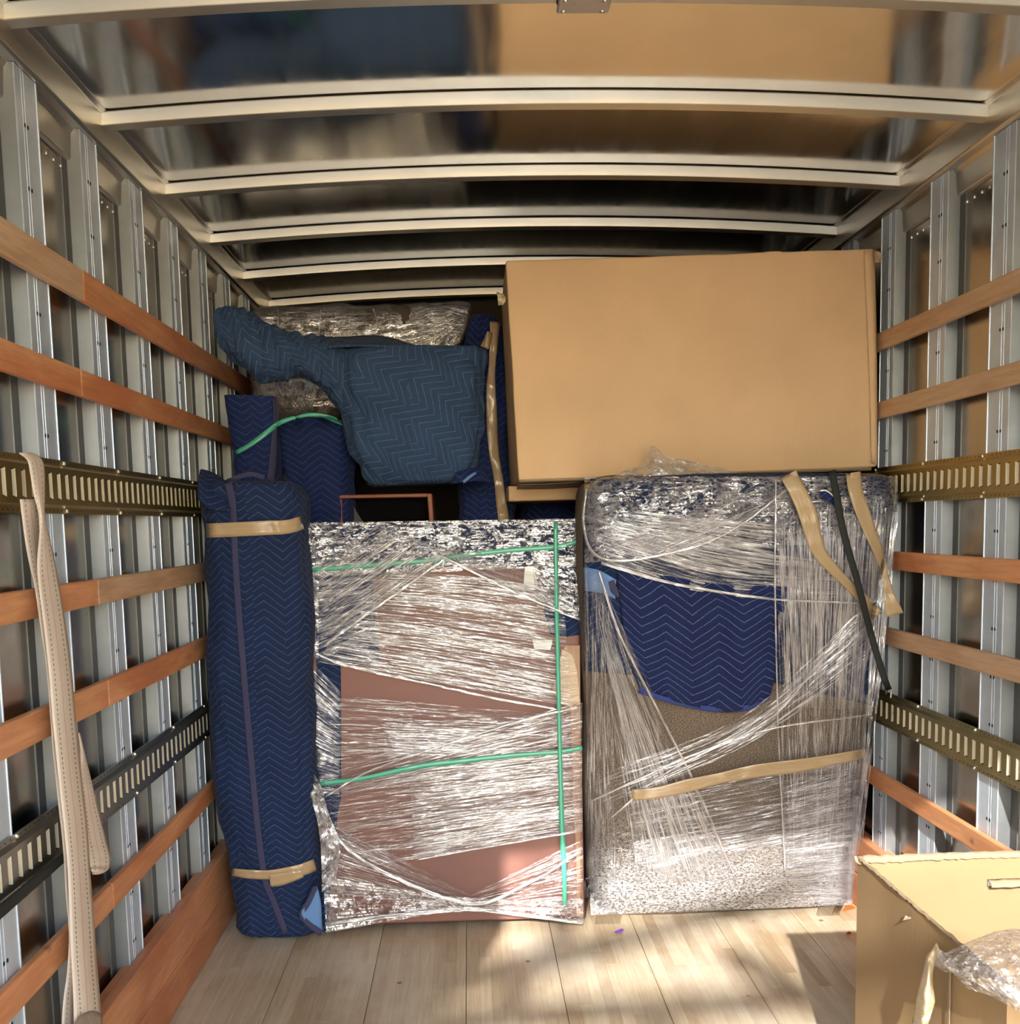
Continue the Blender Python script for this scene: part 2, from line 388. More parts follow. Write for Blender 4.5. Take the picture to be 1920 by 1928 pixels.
def catmull(pts, t):           # pts: list of Vectors, t in 0..1
    n = len(pts) - 1
    if n == 0: return pts[0].copy()
    x = min(max(t, 0), 1) * n; i = min(int(x), n - 1); f = x - i
    p1, p2 = pts[i], pts[i + 1]; p0 = pts[i - 1] if i else p1 + (p1 - p2); p3 = pts[i + 2] if i + 2 <= n else p2 + (p2 - p1)
    return .5 * ((2 * p1) + (p2 - p0) * f + (2 * p0 - 5 * p1 + 4 * p2 - p3) * f * f + (3 * p1 - p0 - 3 * p2 + p3) * f ** 3)

def gridmesh(name, P, mat, parent=None, uvm='metre', thick=0, vflip=False, closed=False):
    R, Cn = len(P), len(P[0]); vs = [p for r in P for p in r]; uvs = []
    # u along columns, v along rows in metres
    us = [0.0]
    mid = P[R // 2]
    for j in range(1, Cn): us.append(us[-1] + (mid[j] - mid[j - 1]).length)
    vv = [0.0]
    for i in range(1, R): vv.append(vv[-1] + (P[i][Cn // 2] - P[i - 1][Cn // 2]).length)
    for i in range(R):
        for j in range(Cn):
            if uvm == 'across': uvs.append((vv[i], j / (Cn - 1)))       # ribbon: u along its length (rows), v 0..1 across
            elif uvm == 'ribbon': uvs.append((vv[i], us[j]))
            else: uvs.append((us[j], -vv[i]))
    fs = [(i * Cn + j, i * Cn + j + 1, (i + 1) * Cn + j + 1, (i + 1) * Cn + j) for i in range(R - 1) for j in range(Cn - 1)]
    o = mesh(name, vs, fs, mat, parent, True, uvs)
    nl = o.data.uv_layers.new(name='span')
    for l in o.data.loops:
        i, j = divmod(l.vertex_index, Cn); nl.data[l.index].uv = (i / (R - 1), j / (Cn - 1))
    if thick: mod(o, 'SOLIDIFY', thickness=thick, offset=0)
    return o
def nz(p, s, seed=0): return noise.noise(Vector((p[0] * s + seed * 7.3, p[1] * s + seed * 3.1, p[2] * s - seed)))

CAMP = Vector((0, 0, EYE))
def project(px, py, bvh, fallY, off):
    d = ray(px, py).normalized()
    if bvh is not None:
        h = bvh.ray_cast(CAMP, d)
        if h[0] is not None: return h[0] - d * off
    Y = fallY(px, py) if callable(fallY) else fallY
    return at(px, py, Y) - d * off
def patch(name, ctrl, mat, parent=None, nr=12, nc=12, bvh=None, Y=4.0, off=.004, amp=0, ns=20, thick=0, seed=0, uvm='metre', fold=0, foldn=20, clampfar=None):
    """ctrl: rows x cols of picture points (or 3D Vectors) ; surface laid on bvh / at depth Y"""
    rows = [[Vector((p[0], p[1], 0)) if not isinstance(p, Vector) else p for p in r] for r in ctrl]
    is3 = isinstance(ctrl[0][0], Vector); P = []
    for i in range(nr):
        rr = []
        ri = [catmull([rows[a][b] for a in range(len(rows))], i / (nr - 1)) for b in range(len(rows[0]))]
        for j in range(nc):
            q = catmull(ri, j / (nc - 1))
            p = q if is3 else project(q.x, q.y, bvh, Y, off)
            if amp: 
                dd = (CAMP - p).normalized(); p = p + dd * (amp * (nz(p, ns, seed) * .7 + nz(p, ns * 2.7, seed + 1) * .3 + .4))
            if fold:
                dd = (CAMP - p).normalized(); p = p + dd * fold * abs(math.sin(foldn * j / (nc - 1) * math.pi + 2 * nz(p, 5, seed)))
            rr.append(p)
        P.append(rr)
    return gridmesh(name, P, mat, parent, uvm, thick)
def ribbon(name, pts, mat, parent=None, n=24, nc=4, bvh=None, Y=4.0, off=.008, thick=0, amp=0, ns=30, seed=0, uvm='ribbon'):
    """pts: (px,py,width_px) centre line; a flat band following it"""
    c = [Vector((p[0], p[1], p[2])) for p in pts]; P = []
    for i in range(n):
        t = i / (n - 1); q = catmull(c, t); q2 = catmull(c, min(1, t + .01)); q1 = catmull(c, max(0, t - .01))
        d = Vector((q2.x - q1.x, q2.y - q1.y)).normalized(); nn = Vector((-d.y, d.x)); row = []
        for j in range(nc + 1):
            s = (j / nc - .5) * q.z
            p = project(q.x + nn.x * s, q.y + nn.y * s, bvh, Y, off)
            if amp: p = p + (CAMP - p).normalized() * amp * (nz(p, ns, seed) + .5)
            row.append(p)
        P.append(row)
    return gridmesh(name, P, mat, parent, uvm, thick)
def loft(name, rows, mat, parent=None, n=4.0, seg=72, nr=70, amp=.01, ns=6, seed=0, rnd=.06, fold=0, q=.3, uvrot=0):
    """rows: (A px, B px, Y front, depth). Cross-section = superellipse between A and B; ends rounded."""
    keys = []
    for A, B, Y, D in rows:
        a = at(A[0], A[1], Y + q * D * .5); b = at(B[0], B[1], Y + q * D * .5)
        a.y = b.y = Y; keys.append((a, b, D))
    KA = [k[0] for k in keys]; KB = [k[1] for k in keys]; KD = [Vector((k[2], 0, 0)) for k in keys]
    L = sum((((KA[i + 1] + KB[i + 1]) - (KA[i] + KB[i])) * .5).length for i in range(len(KA) - 1))
    ts = []
    m = 7; r = min(rnd / L, .3)
    for i in range(m): ts.append((r * (1 - math.cos(i / m * math.pi / 2)), math.sqrt(max(0, 1 - (1 - (1 - math.cos(i / m * math.pi / 2))) ** 2))))
    for i in range(nr): ts.append((r + (1 - 2 * r) * i / (nr - 1), 1))
    ts += [(1 - a, s) for a, s in reversed(ts[:m])]
    P = []; per = None
    for t, s in ts:
        a = catmull(KA, t); b = catmull(KB, t); D = catmull(KD, t).x
        c = (a + b) / 2; h = (b - a) / 2; hw = h.length; hd = h / max(hw, 1e-6)
        shr = 1 - (1 - s) * min(1, rnd / max(hw, .01)); shd = 1 - (1 - s) * min(1, rnd / (D / 2))
        row = []
        for k in range(seg + 1):
            th = 2 * math.pi * k / seg + math.pi / 2
            ct, st = math.cos(th), math.sin(th)
            e = 2 / n
            x = math.copysign(abs(ct) ** e, ct) * hw * shr; y = -math.copysign(abs(st) ** e, st) * D / 2 * shd
            p = c + hd * x + Vector((0, D / 2 + y, 0))
            out = (p - (c + Vector((0, D / 2, 0))))
            if out.length > 1e-6: out.normalize()
            kk = p if k < seg else row[0]
            if k < seg:
                p = p + out * amp * (nz(p, ns, seed) * 1.0 + nz(p, ns * 3, seed + 2) * .35)
                if fold: p = p + out * fold * abs(nz((p.x * 3, p.y * 3, p.z * .35), ns * 1.5, seed + 5))
            else: p = row[0].copy()
            row.append(p)
        P.append(row)
    # uv in metres : seam at the back
    R, Cn = len(P), seg + 1; vs = [p for r_ in P for p in r_]
    mid = P[R // 2]; us = [0]
    for j in range(1, Cn): us.append(us[-1] + (mid[j] - mid[j - 1]).length)
    vv = [0]
    for i in range(1, R): vv.append(vv[-1] + ((P[i][0] - P[i - 1][0]).length + (P[i][seg // 2] - P[i - 1][seg // 2]).length) / 2)
    uvs = [((us[j], -vv[i]) if not uvrot else (vv[i], us[j])) for i in range(R) for j in range(Cn)]
    fs = [(i * Cn + j, i * Cn + j + 1, (i + 1) * Cn + j + 1, (i + 1) * Cn + j) for i in range(R - 1) for j in range(Cn - 1)]
    for base, rev in ((0, False), ((R - 1) * Cn, True)):
        cidx = len(vs); vs.append(sum((vs[base + j] for j in range(seg)), Vector()) / seg); uvs.append(uvs[base + seg // 2])
        for j in range(seg): fs.append((base + j + 1, base + j, cidx) if not rev else (base + j, base + j + 1, cidx))
    o = mesh(name, vs, fs, mat, parent, True, uvs)
    nl = o.data.uv_layers.new(name='span'); nl.data.foreach_set('uv', [.5] * (2 * len(o.data.loops)))
    return o, BVHTree.FromPolygons([tuple(v) for v in vs], fs)
def plate(name, poly, mat, parent, Y, t=.008, bevel=.003, amp=0):
    """flat piece with outline in picture points standing at depth Y, with thickness t"""
    f = [at(x, y, Y) for x, y in poly]; n = len(f); b = [p + Vector((0, t, 0)) for p in f]
    vs = f + b; fs = [tuple(range(n)), tuple(range(2 * n - 1, n - 1, -1))] + [(i, n + i, n + (i + 1) % n, (i + 1) % n) for i in range(n)]
    o = mesh(name, vs, fs, mat, parent, False, [(p.x, p.z) for p in vs])
    bm = bmesh.new(); bm.from_mesh(o.data); bmesh.ops.recalc_face_normals(bm, faces=bm.faces); bm.to_mesh(o.data); bm.free()
    if bevel: mod(o, 'BEVEL', width=bevel, segments=2)
    return o

# ================================================================ THE TRUCK BOX
XL, XR = -0.921, 1.393            # inner faces of the studs
DEP = .036                        # stud depth
Y0, Y1 = -0.50, 5.66              # rear opening, front wall
ZC = 2.455                        # ceiling edge
XC = (XL + XR) / 2; HW = (XR - XL) / 2

def structure(o): o['kind'] = 'structure'; return o

# floor and its boards
fl = structure(MB().box(XL - .05, XR + .05, Y0, Y1, -.06, -.022).build('floor', M['steel']))
seams = [-.92 + .0, -.622, -.332, -.042, .248, .538, .828, 1.113, 1.393]
for i in range(len(seams) - 1):
    MB().box(seams[i] + .0009, seams[i + 1] - .0009, Y0, Y1, -.0215, 0).build('floor_board', M['floor'], fl, bevel=.0012)

# ceiling, roof bows, light
def zc(x): return ZC + .045 * (1 - ((x - XC) / HW) ** 2)
P = []
for i in range(2):
    for_ = [Vector((XL - .01 + (XR - XL + .02) * j / 40, (Y0, Y1)[i], zc(min(max(XL - .01 + (XR - XL + .02) * j / 40, XL), XR)))) for j in range(41)]
    P.append(for_)
ys = [Y0 + (Y1 - Y0) * i / 60 for i in range(61)]
P = [[Vector((p.x, y, p.z)) for p in P[0]] for y in ys]
ceil = structure(gridmesh('ceiling', P, M['roof'])); mod(ceil, 'SOLIDIFY', thickness=.004, offset=0)
def bow_mesh(y):
    # hat-shaped bow: near face, bottom, far face, arched across
    prof = [(-.034, -.004), (-.030, -.004), (-.026, -.035), (.012, -.038), (.016, -.012), (.03, -.012), (.03, -.004)]
    N = 28; vs = []; fs = []
    for j in range(N + 1):
        x = XL + .006 + (XR - XL - .012) * j / N
        for a, b in prof: vs.append((x, y + a + .034, zc(x) + b - .001))
    n = len(prof)
    for j in range(N):
        for k in range(n): fs.append((j * n + k, j * n + (k + 1) % n, (j + 1) * n + (k + 1) % n, (j + 1) * n + k))
    fs.append(tuple(range(n))); fs.append(tuple(N * n + k for k in range(n - 1, -1, -1)))
    return vs, fs
vs, fs = bow_mesh(0)
for k in range(-4, 5):
    y = 3.052 + .612 * k
    if y > Y1 - .1 or y < Y0: continue
    if k == -4:
        pass
    if 'bowme' not in globals():
        b0 = mesh('roof_bow', vs, fs, M['bow'], ceil, False); bowme = b0; b0.location.y = y
        mod(b0, 'BEVEL', width=.0015, segments=1)
    else: copy_part(bowme, ceil, (0, y, 0))
# dome lamp under the roof
lp = thing('roof_lamp', 'small clear rectangular lamp with corner screws under the metal roof', 'lamp', (.262, 2.47, 2.485))
MB().box(.262 - .070, .262 + .070, 2.423, 2.523, 2.478, 2.489).build('mounting_plate', M['bow'], lp, bevel=.004)
MB().box(.262 - .056, .262 + .056, 2.420, 2.496, 2.452, 2.478).build('housing', M['black'], lp, bevel=.016, seg=3)
lens = MB().box(.262 - .054, .262 + .054, 2.423, 2.495, 2.444, 2.453).build('lens', plain('lamp_lens', srgb(165, 155, 145), .2, .6, 60), lp, bevel=.004, seg=2)
for dx in (-.040, .040):
    for dy in (-.024, .024):
        MB().disc((.262 + dx, 2.459 + dy, 2.4445), .006, -.004, 'z', 10).build('screw', M['rivet'], lens)

# walls
def wall(side):
    s = 1 if side == 'left' else -1
    X = XL if side == 'left' else XR
    sheetx = X - s * DEP
    w = structure(MB().box(min(sheetx, sheetx - s * .006), max(sheetx, sheetx - s * .006), Y0, Y1, -.05, ZC + .02).build('wall_' + side, M['sheet']))
    # stud: hat section, x proud of the sheet, y<0 towards the rear; face ends at y=0
    D = DEP
    prof = [(0, -.165), (.002, -.165), (.003, -.128), (D - .002, -.122), (D, -.120), (D, -.089), (D - .004, -.088), (D - .004, -.085), (D, -.084),
            (D, -.075), (D - .004, -.074), (D - .004, -.071), (D, -.070), (D, -.005), (D + .0022, -.0045), (D + .0022, -.0005), (D, 0), (.003, .004), (.002, .038), (0, .038)]
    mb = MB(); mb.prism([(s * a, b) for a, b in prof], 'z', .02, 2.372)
    for i_ in (0, 1, 2): mb.mi[i_] = 2  # near side faces take the shaded copy of the metal
    for k in range(17):
        z = .18 + .13 * k
        for yy in (-.0625, -.0795):
            mb.box(s * (D - .0005) if s > 0 else -(D + .0008), s * (D + .0008) if s > 0 else -(D - .0005), yy - .0035, yy + .0035, z - .004, z + .004, 1)
    first = None
    for k in range(-7, 8):
        y = 2.652 + .4064 * k
        if y > Y1 - .05: continue
        if first is None:
            first = mb.build('wall_stud', [M['stud'], M['dark'], M['web_shaded']], w); first.matrix_parent_inverse = Matrix(); first.location = (sheetx, y, 0)
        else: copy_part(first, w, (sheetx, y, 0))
    # rivets under the rail, joined
    rv = MB()
    for k in range(-7, 8):
        for q in range(5):
            y = 2.652 + .4064 * k + .05 + q * .047
            if y < Y1 - .05: rv.disc((sheetx + s * .0005, y, 2.272 - (q % 2) * .0), .0055, s * .004, 'x', 8)
    o = rv.build('rivets', M['rivet'], w); o['kind'] = 'stuff'
    # slats
    zs = {'left': [(1.945, 2.018), (1.716, 1.779), (1.222, 1.284), (.967, 1.034), (.470, .535)],
          'right': [(1.940, 1.998), (1.716, 1.772), (1.220, 1.280), (.970, 1.028), (.470, .530)]}[side]
    for i, (z0, z1) in enumerate(zs):
        red = {'left': [1, 1, 1, 1, 1], 'right': [0, 0, 1, 0, 1]}[side][i]
        joint = 2.77 + (.06, 0, .03, .06, 0)[i] if side == 'left' else 1.7 + .2 * i
        for a, b, r in ((Y0 + .02, joint, red if i != 0 else 0), (joint + .0015, 5.45, red if not (side == 'left' and i == 2) else 0)):
            xa, xb = X + s * .0027, X + s * .0215
            o = MB().box(min(xa, xb), max(xa, xb), a, b, z0, z1).build('wall_slat', M['slat_red' if r else 'slat_tan'], w, bevel=.004, seg=2)
    return w
wl = wall('left'); wr_ = wall('right')

# top rails
for side, X, s, nm in (('left', XL, 1, 'trim_1'), ('right', XR, -1, 'trim_2')):
    pr = [(-.036, 2.478), (.030, 2.462), (.034, 2.455), (.020, 2.448), (.014, 2.380), (.008, 2.374), (-.012, 2.372), (-.020, 2.360), (-.024, 2.300), (-.036, 2.296)]
    o = MB().prism([(X + s * a, b) for a, b in pr], 'y', Y0, Y1).build(nm, M['rail'], bevel=.0015); structure(o)
    if side == 'left': TR1 = o
    r = None
    for k in range(-4, 5):
        y = 3.052 + .612 * k + .02
        if y > Y1: continue
        if r is None: r = MB().disc((X + s * .017, 0, 2.425), .006, s * .004, 'x', 10).build('rivet', M['rivet'], o); r.location.y = y
        else: copy_part(r, o, (0, y, 0))

# kick boards at the floor
for side, X, s in (('left', XL, 1), ('right', XR, -1)):
    b = structure(MB().box(min(X - s * .02, X + s * .001), max(X - s * .02, X + s * .001), Y0, Y1, .0, .258).build('baseboard_' + side, M['base_red']))
    for z0, z1 in ((.001, .1215), (.123, .262)):
        xa, xb = X + s * .0012, X + s * .034
        MB().box(min(xa, xb), max(xa, xb), Y0 + .01, Y1 - .01, z0, z1).build('kick_board', M['base_red'], b, bevel=.004, seg=2)

# front wall and rear posts
structure(MB().box(XL - .06, XR + .06, Y1, Y1 + .01, -.05, 2.55).build('wall_front', plain('front_wall_shaded', srgb(52, 50, 48), .7, .3, 10)))  # the gloom of the far end is put into this wall's colour
rear = structure(MB().box(XL - .05, -.742, Y0 - .06, Y0 - .002, -.05, 2.55).build('wall_rear', M['stud'], bevel=.004))
MB().box(1.25, XR + .05, Y0 - .06, Y0 - .002, -.05, 2.55).build('door_post', M['stud'], rear, bevel=.004)
MB().prism([(-.742, 2.55), (-.742, 1.98), (-.70, 2.0), (-.66, 2.08), (-.64, 2.2), (-.63, 2.55)], 'y', Y0 - .05, Y0 - .03).build('shadow_plate', M['stud'], rear)  # unseen plate added to curve the edge of the sun patch

# cargo tracks
def track(side, zc_, mat, label, slots=True):
    s = 1 if side == 'left' else -1; X = XL if side == 'left' else XR
    t = thing('cargo_track', label, 'track', (X, 2.5, zc_), 'slotted cargo tracks along the walls')
    x = lambda a: X + s * (a + .0012)
    ya, yb = Y0 + .03, 5.5
    mb = MB()
    H = .060
    for sg in (1, -1):
        pr = [(x(0), sg * H), (x(.003), sg * H), (x(.003), sg * .0475), (x(.013), sg * .0405), (x(.013), sg * .0285), (x(.0105), sg * .0285), (x(.0105), sg * .039), (x(0), sg * .0465)]
        mb.prism([(a, zc_ + b) for a, b in pr], 'y', ya, yb)
    pitch = .0508; sw = .021; k = 0; y = ya + .01
    prev = ya
    lips = MB()
    while y + pitch < yb:
        mb.box(min(x(.0105), x(.013)), max(x(.0105), x(.013)), prev, y, zc_ - .0285, zc_ + .0285)
        prev = y + sw
        # bright bent lip behind each slot
        c = [(x(.0125), y + sw, zc_ - .0285), (x(.0110), y + sw, zc_ - .0285), (x(.0085), y + .001, zc_ - .0235), (x(.0065), y + .001, zc_ - .0235),
             (x(.0125), y + sw, zc_ + .0285), (x(.0110), y + sw, zc_ + .0285), (x(.0085), y + .001, zc_ + .0235), (x(.0065), y + .001, zc_ + .0235)]
        lips.hexa(c)
        y += pitch
    mb.box(min(x(.0105), x(.013)), max(x(.0105), x(.013)), prev, yb, zc_ - .0285, zc_ + .0285)
    mb.build('rail', mat, t)
    o = lips.build('slot_lips', M['lip'], t); o['kind'] = 'stuff'
    mb = MB()
    mb.box(min(x(.0002), x(.0015)), max(x(.0002), x(.0015)), ya, yb, zc_ - .04, zc_ + .04)
    mb.build('back_strip', M['dark'], t)
    hol = MB()
    yy = ya + .03
    while yy < yb:
        for sg in (1, -1): hol.disc((x(.003), yy, zc_ + sg * .0535), .0022, s * .0006, 'x', 6)
        yy += .0254
    o = hol.build('nail_holes', M['dark'], t); o['kind'] = 'stuff'
    rv = None
    for k in range(-7, 8):
        y = 2.652 + .4064 * k + .012
        if y > 5.45 or y < ya: continue
        for sg in (1, -1):
            if rv is None:
                rv = MB().disc((0, 0, 0), .006, s * .006, 'x', 10).build('rivet', M['rivet'], t)
                rv.matrix_parent_inverse = Matrix(); rv.location = (s * .004, y - 2.5, sg * .0535)
            else: copy_part(rv, t, (s * .004, y - 2.5, sg * .0535))
    return t
track('left', 1.500, M['gold'], 'gold slotted cargo track with the cream strap hung over it')
track('left', .745, M['zinc'], 'grey slotted cargo track low on the left wall behind the cream strap')
track('right', 1.497, M['gold'], 'gold slotted cargo track running behind the wrapped sofa on the right wall')
track('right', .748, metal('yellow_zinc', srgb(176, 166, 122), .36, (1, .1, 1), .25, .05), 'pale gold slotted cargo track with the black strap hooked into it')

# black strap under the lower left track
tag(patch('black_strap', [[atx(-60, 1752, -.889), atx(128, 1598, -.889)], [atx(-60, 1784, -.889), atx(128, 1617, -.889)]],
      M['blackweb'], None, 4, 16, thick=.003, uvm='metre'), 'flat black strap running along the underside of the low grey track', 'strap')

# ================================================================ CREAM STRAP
cs = thing('cargo_strap', 'cream webbing strap with dashed stripes hung in a long loop over the gold track', 'strap', (-.87, 2.4, 1.5))
def xrib(name, edges, X, parent, amp=0, n=60, seed=0):
    L = [Vector((a[0], a[2], 0)) for a in edges]; Rr = [Vector((a[1], a[2] if len(a) < 4 else a[3], 0)) for a in edges]; P = []
    for i in range(n):
        t = i / (n - 1); a = catmull(L, t); b = catmull(Rr, t); row = []
        for j in range(9):
            q = a.lerp(b, j / 8); xx = X(t) if callable(X) else X
            xx += .006 * nz((t * 6, j * .1, seed), 1.5, seed) + .004 * math.sin(j / 8 * math.pi)
            row.append(atx(q.x, q.y, xx))
        P.append(row)
    return gridmesh(name, P, M['web'], parent, 'across', .0022)
xrib('front_strand', [(36, 58, 853, 852), (52, 76, 868, 862), (57, 83, 890, 880), (63, 84, 930), (73, 84, 968), (74, 92, 1010), (71, 101, 1050), (72, 109, 1090), (82, 122, 1170), (92, 134, 1260), (98, 141, 1340), (104, 147, 1400), (112, 155, 1480), (121, 164, 1560), (128, 169, 1640),
     (131, 176, 1720), (134, 181, 1800), (138, 187, 1870), (140, 193, 1940), (140, 198, 2000)], lambda t: -.872 + .012 * min(1, t * 4), cs, seed=1)
xrib('back_strand', [(38, 74, 940), (42, 76, 975), (48, 82, 1020), (55, 86, 1060), (66, 92, 1110), (76, 100, 1180), (88, 110, 1260), (96, 118, 1360), (100, 122, 1420), (108, 130, 1500), (119, 142, 1600), (124, 146, 1680), (130, 154, 1760), (126, 150, 1830), (120, 152, 1880), (116, 150, 1940), (112, 146, 2000)], -.884, cs, seed=3)
xrib('side_loop', [(146, 150, 1380), (150, 162, 1430), (152, 174, 1480), (155, 186, 1530), (160, 199, 1580), (166, 207, 1610), (169, 207, 1626), (171, 204, 1636), (173, 194, 1643), (174, 184, 1646)], -.870, cs, n=40, seed=5)
tw = NT('worn_end'); 
patch('worn_end', [[atx(152, 1912, -.852), atx(172, 1903, -.852), atx(190, 1908, -.852)], [atx(118, 1960, -.852), atx(160, 1965, -.852), atx(196, 1960, -.852)]], plain('worn_webbing', srgb(160, 142, 124), .8, .2, 90, .45), cs, 6, 12, thick=.003)

# ================================================================ ROLLED BLANKET PARCEL (front left)
rp = thing('blanket_wrapped_roll', 'tall slim parcel wrapped in navy quilted blanket with two tan tape bands', 'parcel', at(520, 1765, 3.9))
o, B = loft('wrapping', [((392, 905), (548, 905), 3.62, .30), ((372, 935), (565, 935), 3.62, .31), ((376, 975), (569, 975), 3.63, .30), ((384, 1010), (570, 1010), 3.64, .30), ((385, 1120), (578, 1120), 3.66, .31),
    ((387, 1300), (585, 1300), 3.69, .31), ((396, 1460), (592, 1460), 3.72, .31), ((414, 1580), (597, 1580), 3.74, .31), ((432, 1660), (599, 1655), 3.76, .3), ((438, 1720), (604, 1716), 3.78, .3), ((446, 1764), (606, 1760), 3.79, .3)],
    M['blue'], rp, n=3.4, amp=.012, ns=7, seed=2, rnd=.05, fold=.018)
ribbon('tape_band', [(388, 999, 27), (440, 997, 27), (500, 994, 27), (540, 992, 26), (569, 984, 25)], M['tape'], rp, 30, 4, B, 3.68, .011, .0015)
ribbon('tape_band', [(437, 1642, 14), (470, 1646, 17), (505, 1647, 17), (540, 1643, 20), (570, 1637, 22), (594, 1628, 22)], M['tape'], rp, 30, 4, B, 3.82, .010, .0015)
ribbon('tape_band', [(508, 1658, 22), (525, 1656, 24), (550, 1650, 20), (570, 1645, 14)], M['tape'], rp, 14, 4, B, 3.82, .013, .0015)
ribbon('binding_strip', [(428, 905, 15), (436, 940, 14), (440, 985, 12), (441, 1010, 12), (447, 1120, 12), (455, 1220, 12), (463, 1320, 12), (472, 1420, 12), (481, 1520, 12), (490, 1600, 12), (500, 1660, 12), (516, 1700, 12), (538, 1758, 12)], M['bind'], rp, 70, 4, B, 3.75, .006, .003)
ribbon('binding_strip', [(428, 908, 10), (450, 898, 10), (475, 893, 10), (498, 900, 10)], M['bind'], rp, 16, 3, B, 3.70, .006, .003)
patch('blanket_ear', [[at(378, 884, 3.66), at(398, 890, 3.70), at(426, 908, 3.72)], [at(374, 905, 3.62), at(396, 915, 3.64), at(430, 930, 3.66)], [at(372, 940, 3.60), at(398, 958, 3.59), at(434, 962, 3.61)]], M['blue'], rp, 14, 14, thick=.008, amp=.008, ns=20)
lf = patch('lining_flap', [[at(590, 1672, 3.745), at(597, 1668, 3.75)], [at(578, 1700, 3.73), at(604, 1700, 3.75)], [at(568, 1724, 3.72), at(606, 1738, 3.75)], [at(602, 1754, 3.745), at(608, 1758, 3.75)]], M['lining'], rp, 12, 6, thick=.004)
ribbon('flap_binding', [(594, 1670, 9), (580, 1700, 10), (568, 1722, 10), (583, 1742, 10), (606, 1757, 10)], M['bind'], lf, 20, 3, None, 3.725, .0, .004)

# ================================================================ BLANKET BUNDLE BEHIND IT
bb = thing('blanket_wrapped_chair', 'navy blanket bundle with a green band standing behind the slim parcel', 'parcel', at(540, 1640, 4.3))
o, B = loft('right_side', [((505, 790), (640, 782), 4.28, .24), ((500, 815), (652, 812), 4.27, .28), ((515, 900), (658, 900), 4.27, .3), ((500, 1000), (658, 1000), 4.27, .3), ((490, 1300), (650, 1300), 4.28, .3), ((495, 1590), (640, 1590), 4.29, .3)],
    M['bluedk'], bb, n=3, amp=.02, ns=5, seed=5, rnd=.09, fold=.02)
o2, B2 = loft('left_side', [((421, 742), (517, 745), 4.06, .07), ((424, 770), (520, 772), 4.05, .09), ((432, 830), (522, 830), 4.04, .12), ((440, 900), (522, 900), 4.04, .16), ((442, 1000), (520, 1000), 4.05, .2), ((445, 1640), (520, 1640), 4.1, .2)],
    M['bluedk'], bb, n=3, amp=.01, ns=6, seed=8, rnd=.02)
ribbon('green_band', [(443, 853, 8), (470, 838, 9), (500, 816, 10), (525, 797, 9), (548, 788, 7), (556, 787, 6)], M['green'], bb, 24, 2, B2, 4.05, .012, .002)
ribbon('green_band', [(556, 787, 6), (580, 781, 7), (605, 783, 8), (628, 790, 9), (650, 799, 9)], M['green'], bb, 18, 2, B, 4.05, .010, .002)
ribbon('binding_strip', [(517, 748, 8), (519, 790, 9), (516, 840, 14), (513, 880, 16), (508, 915, 17)], M['bind'], bb, 26, 3, B2, 4.05, .006, .003)
ribbon('binding_strip', [(505, 908, 14), (525, 905, 14), (540, 898, 10)], M['bind'], bb, 12, 3, B, 4.03, .008, .003)

# ================================================================ WRAPPED MATTRESS AT THE BACK
mt = thing('wrapped_mattress', 'grey-brown piece in shiny stretch film stacked up near the roof at the back', 'mattress', at(660, 790, 4.8))
o, B = loft('body', [((470, 573), (478, 800), 4.62, .5), ((560, 572), (565, 800), 4.62, .5), ((700, 570), (700, 790), 4.62, .5), ((820, 567), (815, 730), 4.62, .5), ((872, 566), (862, 660), 4.62, .45), ((888, 572), (880, 630), 4.64, .4)],
    plain('dusty_brown_cloth', srgb(88, 80, 68), .8, .3, 20), mt, n=4, amp=.012, ns=5, seed=9, rnd=.06)
o, B = loft('stretch_film', [((468, 571), (476, 802), 4.605, .52), ((560, 570), (565, 802), 4.605, .52), ((700, 568), (700, 792), 4.605, .52), ((820, 565), (815, 732), 4.605, .52), ((873, 563), (864, 662), 4.605, .47), ((890, 569), (882, 632), 4.62, .42)],
    M['film_mat'], mt, n=4, amp=.02, ns=7, seed=10, rnd=.06, uvrot=1)
for k, (x0, x1) in enumerate(((522, 530), (605, 598), (700, 730), (770, 800))):
    ribbon('film_seam', [(x0, 572, 3), ((x0 + x1) / 2, 620, 3), (x1, 665, 3)], M['film_dense'], mt, 12, 2, B, 4.6, .006)
patch('film_swirl', [[(780, 575), (830, 568), (882, 572)], [(770, 600), (820, 585), (878, 600)], [(790, 635), (835, 640), (868, 640)]], M['film_dense'], mt, 16, 20, B, 4.6, .012, amp=.02, ns=16)
patch('film_fringe', [[(480, 700), (520, 705), (620, 730)], [(485, 740), (530, 745), (610, 760)], [(500, 778), (560, 782), (600, 775)]], M['film_fine'], mt, 12, 20, B, 4.6, .012, uvm='ribbon')

